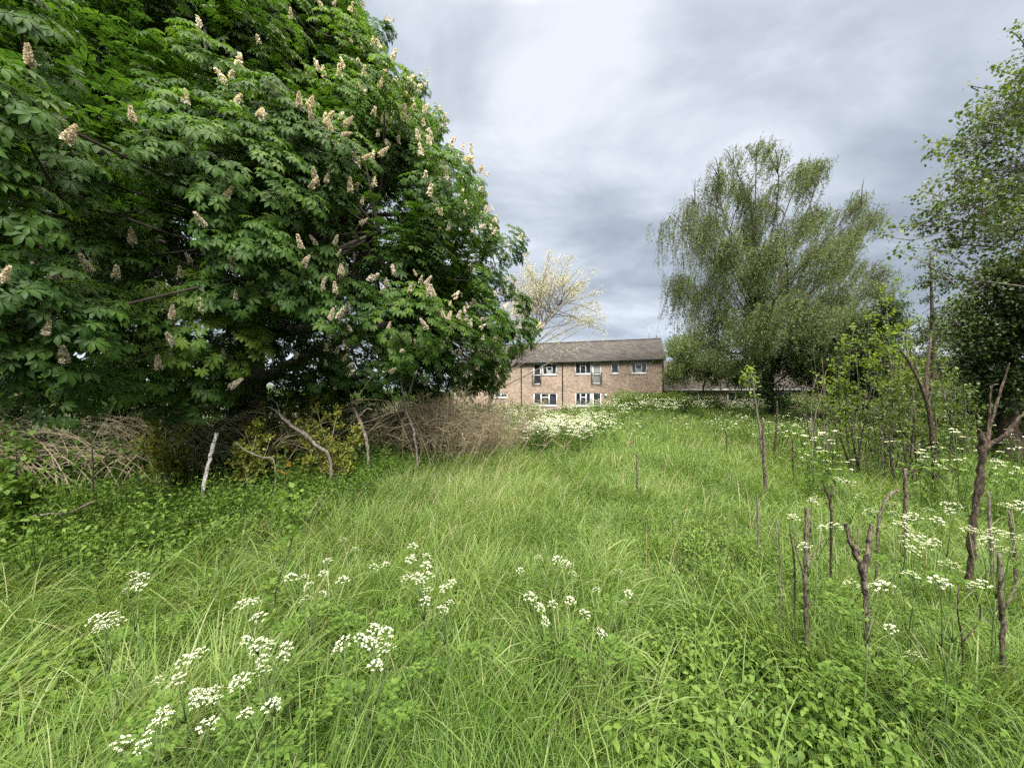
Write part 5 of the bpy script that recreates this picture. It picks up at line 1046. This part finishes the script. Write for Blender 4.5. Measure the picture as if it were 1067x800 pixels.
# ------------------------------------------------------------------ cow parsley
def head_mesh(k, R_=.043, detail=True):
    """flat-topped head: rays, each ending in a little tuft of white florets"""
    r = np.random.default_rng(400 + k); mb = MB(); n = 12
    a = np.arange(n) * 2.4 + r.normal(size=n) * .2; rr = R_ * np.sqrt((np.arange(n) + .5) / n); tuft = np.stack([rr * np.cos(a), rr * np.sin(a), .038 - rr ** 2 * 19 + r.normal(size=n) * .002], -1)
    tubes_fast(mb, np.zeros((n, 3)), tuft * .5 + [0, 0, .002], tuft - [0, 0, .003], np.full(n, .0012), np.full(n, .0009), .05, 2)
    st = mb.mesh('rays'); st.materials.append(MATS['green_stem'])
    fl = MB(); m = 13; idx = np.repeat(np.arange(n), m); q = n * m; b = r.uniform(0, 2 * pi, q); rad = .0095 * np.sqrt(r.uniform(size=q)); P = tuft[idx] + np.stack([rad * np.cos(b), rad * np.sin(b), .003 - rad ** 2 * 40], -1)
    for j in range(2): fl.inst((RHOMB_V - [.5, 0, 0]) * [1, 1.5, 1], RHOMB_F, P, frames(nrmz(np.stack([np.cos(b + j), np.sin(b + j), r.normal(size=q) * .3], -1)), nrmz(r.normal(size=(q, 3)) * .35 + [0, 0, 1])), r.uniform(.003, .0056, q), np.clip(.65 + .25 * r.normal(size=q), 0, 1))
    me = fl.mesh('flower_head'); me.materials.append(MATS['white_petal']); return me, st
HEADS = [head_mesh(k) for k in range(4)]
def fern(mb, base, d, L_, R):
    """finely cut leaf: a midrib with small paired leaflets that shrink to the tip"""
    tip = base + d * L_ + [0, 0, -.12 * L_]; mid = (base + tip) / 2 + [0, 0, .12 * L_]; tubes_fast(mb, base[None], mid[None], tip[None], np.array([.0018]), np.array([.0008]), .5, 4)
    n = 80; t = R.uniform(.2, 1, (n, 1)); c = (1 - t) ** 2 * base + 2 * t * (1 - t) * mid + t * t * tip; s = np.cross(d, [0, 0, 1.]); s /= max(np.linalg.norm(s), .01); w = (1.1 - t) * L_ * .42 * R.uniform(-1, 1, (n, 1))
    P = c + s * w + d * np.abs(w) * .5; mb.inst(RHOMB_V, RHOMB_F, P, frames(nrmz(d + s * np.sign(w) + R.normal(size=(n, 3)) * .3), nrmz(R.normal(size=(n, 3)) * .3 + [0, 0, 1])), R.uniform(.018, .034, n), np.clip(.6 + .2 * R.normal(size=n), 0, 1))
PG = 'cow parsley plants in the field'
def parsley_plant(label, heads, z, seed, size=1.):
    R = np.random.default_rng(seed); pts = []
    for (px, py) in heads:
        zz = z + R.normal() * .035; d = (EYE - zz) * F / (py - HY); pts.append(np.array([(px - CX) / F * d, d, zz]))
    pts = np.array(pts); c = pts.mean(0); b = np.array([c[0] + R.normal() * .04, c[1] + .05 + R.normal() * .04, 0]); b[2] = float(gh(b[0], b[1]))
    t = thing('cow_parsley_plant', label, 'cow parsley', b, PG); st = MB()
    k = max(1, int(np.ceil(len(pts) / 4))); order = np.argsort(np.arctan2(pts[:, 1] - c[1], pts[:, 0] - c[0]))
    for g in np.array_split(order, k):
        m = pts[g].mean(0); fork = b + (m - b) * .62 + [0, 0, .02]; tube(st, smooth_path([b + R.normal(size=3) * [.012, .012, 0], b + (fork - b) * .55 + R.normal(size=3) * .02, fork], 7), np.linspace(.0045, .003, 7), 5, rnd=.4)
        for i in g:
            h = pts[i]; tube(st, smooth_path([fork, (fork + h) / 2 + R.normal(size=3) * .012 - [0, 0, .01], h], 5), np.linspace(.0026, .0016, 5), 4, rnd=.5)
            me, ray = HEADS[R.integers(4)]; o = bpy.data.objects.new('flower_head', me); COL.objects.link(o); o.parent = t; o.location = [float(v) for v in h - b]; tilt = R.normal(size=2) * .22; o.rotation_euler = (tilt[0] + .25, tilt[1], R.uniform(0, 6)); s = size * R.uniform(.45, .75); o.scale = (s, s, s)
            q = bpy.data.objects.new('rays', ray); COL.objects.link(q); q.parent = o
    st.build('stem', 'green_stem', t); lf = MB()
    for k in range(3): a = R.uniform(0, 6.28); fern(lf, b + (c - b) * R.uniform(.25, .7), np.array([cos(a), sin(a), .25]), R.uniform(.16, .28), R)
    lf.build('foliage', 'hedge_leaf', t)
L_ = [
 ('cow parsley with loose cluster of eight heads right of the reddish sapling', [(317, 603), (341, 586), (303, 603), (322, 611), (357, 606), (336, 619), (319, 626), (337, 599)], .68),
 ('cow parsley with just two flat heads above the eight headed cluster', [(358, 565), (370, 575)], .72),
 ('cow parsley pair of small heads between two larger white clusters', [(389, 592), (402, 589)], .66),
 ('densest white cow parsley of the middle cluster, many heads close together', [(430, 570), (444, 581), (428, 583), (444, 590), (424, 605), (434, 602), (445, 602), (438, 609)], .72),
 ('cow parsley with small scattered heads on the right of the densest cluster', [(459, 595), (462, 614), (471, 608), (446, 617), (469, 629), (461, 637), (444, 627)], .66),
 ('big headed cow parsley standing alone before the middle clusters', [(358, 672), (374, 667), (389, 657), (395, 669), (402, 661), (403, 679), (391, 695), (384, 672), (353, 680)], .68),
 ('cow parsley with eight heads left of the big headed lone one', [(256, 668), (271, 671), (280, 674), (274, 688), (273, 702), (298, 675), (295, 686), (264, 678)], .66),
 ('small cow parsley of three heads below the slender sapling', [(253, 631), (267, 627), (270, 645), (260, 629)], .64),
 ('wispy pale cow parsley, upper of the two clusters at far left', [(138, 600), (149, 602), (132, 616), (145, 613), (140, 608)], .62),
 ('greenish white cow parsley, lower of the two clusters at far left', [(100, 647), (110, 645), (118, 641), (124, 649), (101, 658), (108, 652)], .62),
 ('cow parsley with four spread heads left of the eight headed one', [(193, 690), (208, 682), (164, 710), (186, 710)], .62),
 ('compact four headed cow parsley just above the bottom left clusters', [(204, 723), (225, 720), (225, 731), (205, 734), (214, 726)], .64),
 ('lowest cow parsley at bottom left with widely spread heads', [(163, 759), (170, 745), (216, 758), (127, 776), (148, 779)], .62),
 ('cow parsley of three heads in a row right of the bottom left clusters', [(250, 711), (256, 745), (283, 737), (253, 713)], .62),
 ('cow parsley with drooping chains of heads in the middle foreground', [(561, 583), (581, 584), (594, 591), (597, 600), (542, 595), (589, 587)], .62),
 ('lower drooping cow parsley in the middle foreground grass', [(552, 623), (562, 634), (567, 648), (594, 627), (576, 631), (609, 641), (557, 628)], .6),
 ('small cow parsley right of the drooping pair in the middle', [(645, 598), (622, 616), (655, 619), (649, 630)], .6),
 ('single rounded cow parsley head low in the middle foreground', [(624, 660), (628, 662)], .55),
 ('row of cow parsley heads behind the small forked stump', [(872, 500), (882, 503), (892, 505), (898, 519), (878, 500)], .86),
 ('cow parsley growing round the thick brown stump', [(826, 541), (843, 541), (839, 571), (857, 551), (870, 551), (851, 521), (846, 524)], .84),
 ('largest cow parsley spray on the right, behind the Y shaped stump', [(908, 536), (931, 528), (951, 540), (931, 537), (941, 550), (923, 551), (947, 542), (936, 549)], .86),
 ('cow parsley spray sloping down right of the Y shaped stump', [(955, 559), (969, 571), (974, 565), (947, 562), (941, 567), (961, 563), (950, 575)], .82),
 ('small headed cow parsley left of the tall broken trunk', [(985, 526), (989, 533), (976, 544), (996, 528), (967, 533)], .86),
 ('cow parsley with two broad heads above the curved dead stems', [(989, 593), (983, 611), (1016, 613), (1024, 610), (948, 601), (978, 608)], .82),
 ('cow parsley at the foot of the Y shaped stump', [(912, 613), (922, 613), (888, 611), (917, 608)], .72),
 ('broad white cow parsley at the right edge by the leaning stump', [(1054, 530), (1062, 528), (1048, 529), (1066, 532)], .92),
 ('cow parsley behind the pale topped post like stump', [(1010, 555), (1037, 556), (1055, 562), (1030, 565), (1044, 576), (1018, 557), (1045, 557)], .86),
 ('faint small cow parsley low in the grass below the Y shaped stump', [(953, 687), (929, 656)], .5),
]
for i, (lab, heads, z) in enumerate(L_): parsley_plant(lab, heads, z, 500 + i, 1.3 if heads[0][0] > 800 else 1.0)

def far_plant(k, n=20):
    """whole plant in one mesh for the distance, about a metre tall"""
    r = np.random.default_rng(600 + k); mb = MB(); h = np.stack([r.normal(size=n) * .17, r.normal(size=n) * .17, r.uniform(.62, 1.0, n)], -1)
    tubes_fast(mb, r.normal(size=(n, 3)) * .02 * [1, 1, 0], h * [.35, .35, .6], h, np.full(n, .004), np.full(n, .003), 0., 3); st = mb.mesh('stem'); st.materials.append(MATS['green_stem'])
    lf = MB(); m = 150; z = r.uniform(.1, .75, m); lf.inst(RHOMB_V, RHOMB_F, np.stack([r.normal(size=m) * .15, r.normal(size=m) * .15, z], -1), frames(unit(m), nrmz(unit(m) * .5 + [0, 0, 1])), r.uniform(.04, .08, m), np.clip(.7 + .2 * r.normal(size=m), 0, 1)); l_ = lf.mesh('foliage'); l_.materials.append(MATS['weed_leaf'])
    fl = MB(); q = 15; idx = np.repeat(np.arange(n), q); a = r.uniform(0, 6.28, n * q); rad = (.05 if n > 10 else .036) * np.sqrt(r.uniform(size=n * q)); P = h[idx] + np.stack([rad * np.cos(a), rad * np.sin(a), .012 - rad ** 2 * 9], -1)
    fl.inst((RHOMB_V - [.5, 0, 0]) * [1, 1.5, 1], RHOMB_F, P, frames(nrmz(np.stack([np.cos(a), np.sin(a), 0 * a], -1) + r.normal(size=(n * q, 3)) * .4), nrmz(r.normal(size=(n * q, 3)) * .4 + [0, 0, 1])), r.uniform(.018, .032, n * q) * (1 if n > 10 else .62), np.clip(.65 + .2 * r.normal(size=n * q), 0, 1)); f_ = fl.mesh('flower_heads'); f_.materials.append(MATS['white_petal'])
    return st, l_, f_
FAR = [far_plant(k) for k in range(4)] + [far_plant(k, 9) for k in range(4, 8)]
def far_parsley():
    R = np.random.default_rng(90); first = {}
    def put(p, label, group, s=1.):
        k = R.integers(4) + (4 if 'scattered' in label or 'coppice' in label else 0)
        t = bpy.data.objects.new('cow_parsley_plant', None); COL.objects.link(t); t.location = [float(v) for v in p]; t.rotation_euler = (R.normal() * .06, R.normal() * .06, R.uniform(0, 6.28)); sc_ = s * R.uniform(.8, 1.15); t.scale = (sc_,) * 3; tag(t, label, 'cow parsley', group)
        for nm, me in zip(('stem', 'foliage', 'flower_heads'), FAR[k]):
            o = bpy.data.objects.new(nm, me); COL.objects.link(o); o.parent = t
            if nm == 'flower_heads': o['kind'] = 'stuff'
    def gp(px, y): return ground_at(px, y)
    A = ('white cow parsley in the dense drift facing the brick building', 'cow parsley drift before the brick building')
    for _ in range(62): y = 9.6 + 5.5 * R.uniform() ** 1.2; put(gp(R.normal() * 26 + 588 + (y - 11) * 1.5, y), *A, .88)
    B = ('cow parsley in the pale far strip below the brick building', 'cow parsley strip at the far end of the field')
    for _ in range(48): y = R.uniform(17, 25); put(gp(R.uniform(512, 650), y), *B, .9)
    C = ('cow parsley in the drift along the foot of the overgrown hedge', 'cow parsley below the overgrown hedge')
    for _ in range(55): y = R.uniform(19.5, 23.5); put(gp(R.uniform(640, 805), y), *C, .98)
    D = ('scattered cow parsley in the upper right field', 'scattered cow parsley of the upper field')
    for _ in range(16): y = R.uniform(10, 16); put(gp(R.uniform(625, 780), y), *D, .85)
    E = ('cow parsley growing among the right hand coppice shrubs', 'cow parsley among the coppice shrubs')
    for _ in range(58): y = R.uniform(7.0, 13); put(gp(R.uniform(800, 1085), y), *E, 1.0)
    for (px, y) in ((845, 5.6), (858, 5.4), (880, 5.2), (960, 5.0), (975, 5.2), (1000, 4.8), (1040, 4.6), (1060, 4.9), (1080, 4.4), (1020, 5.4)): put(gp(px, y), *E, 1.0)
far_parsley()
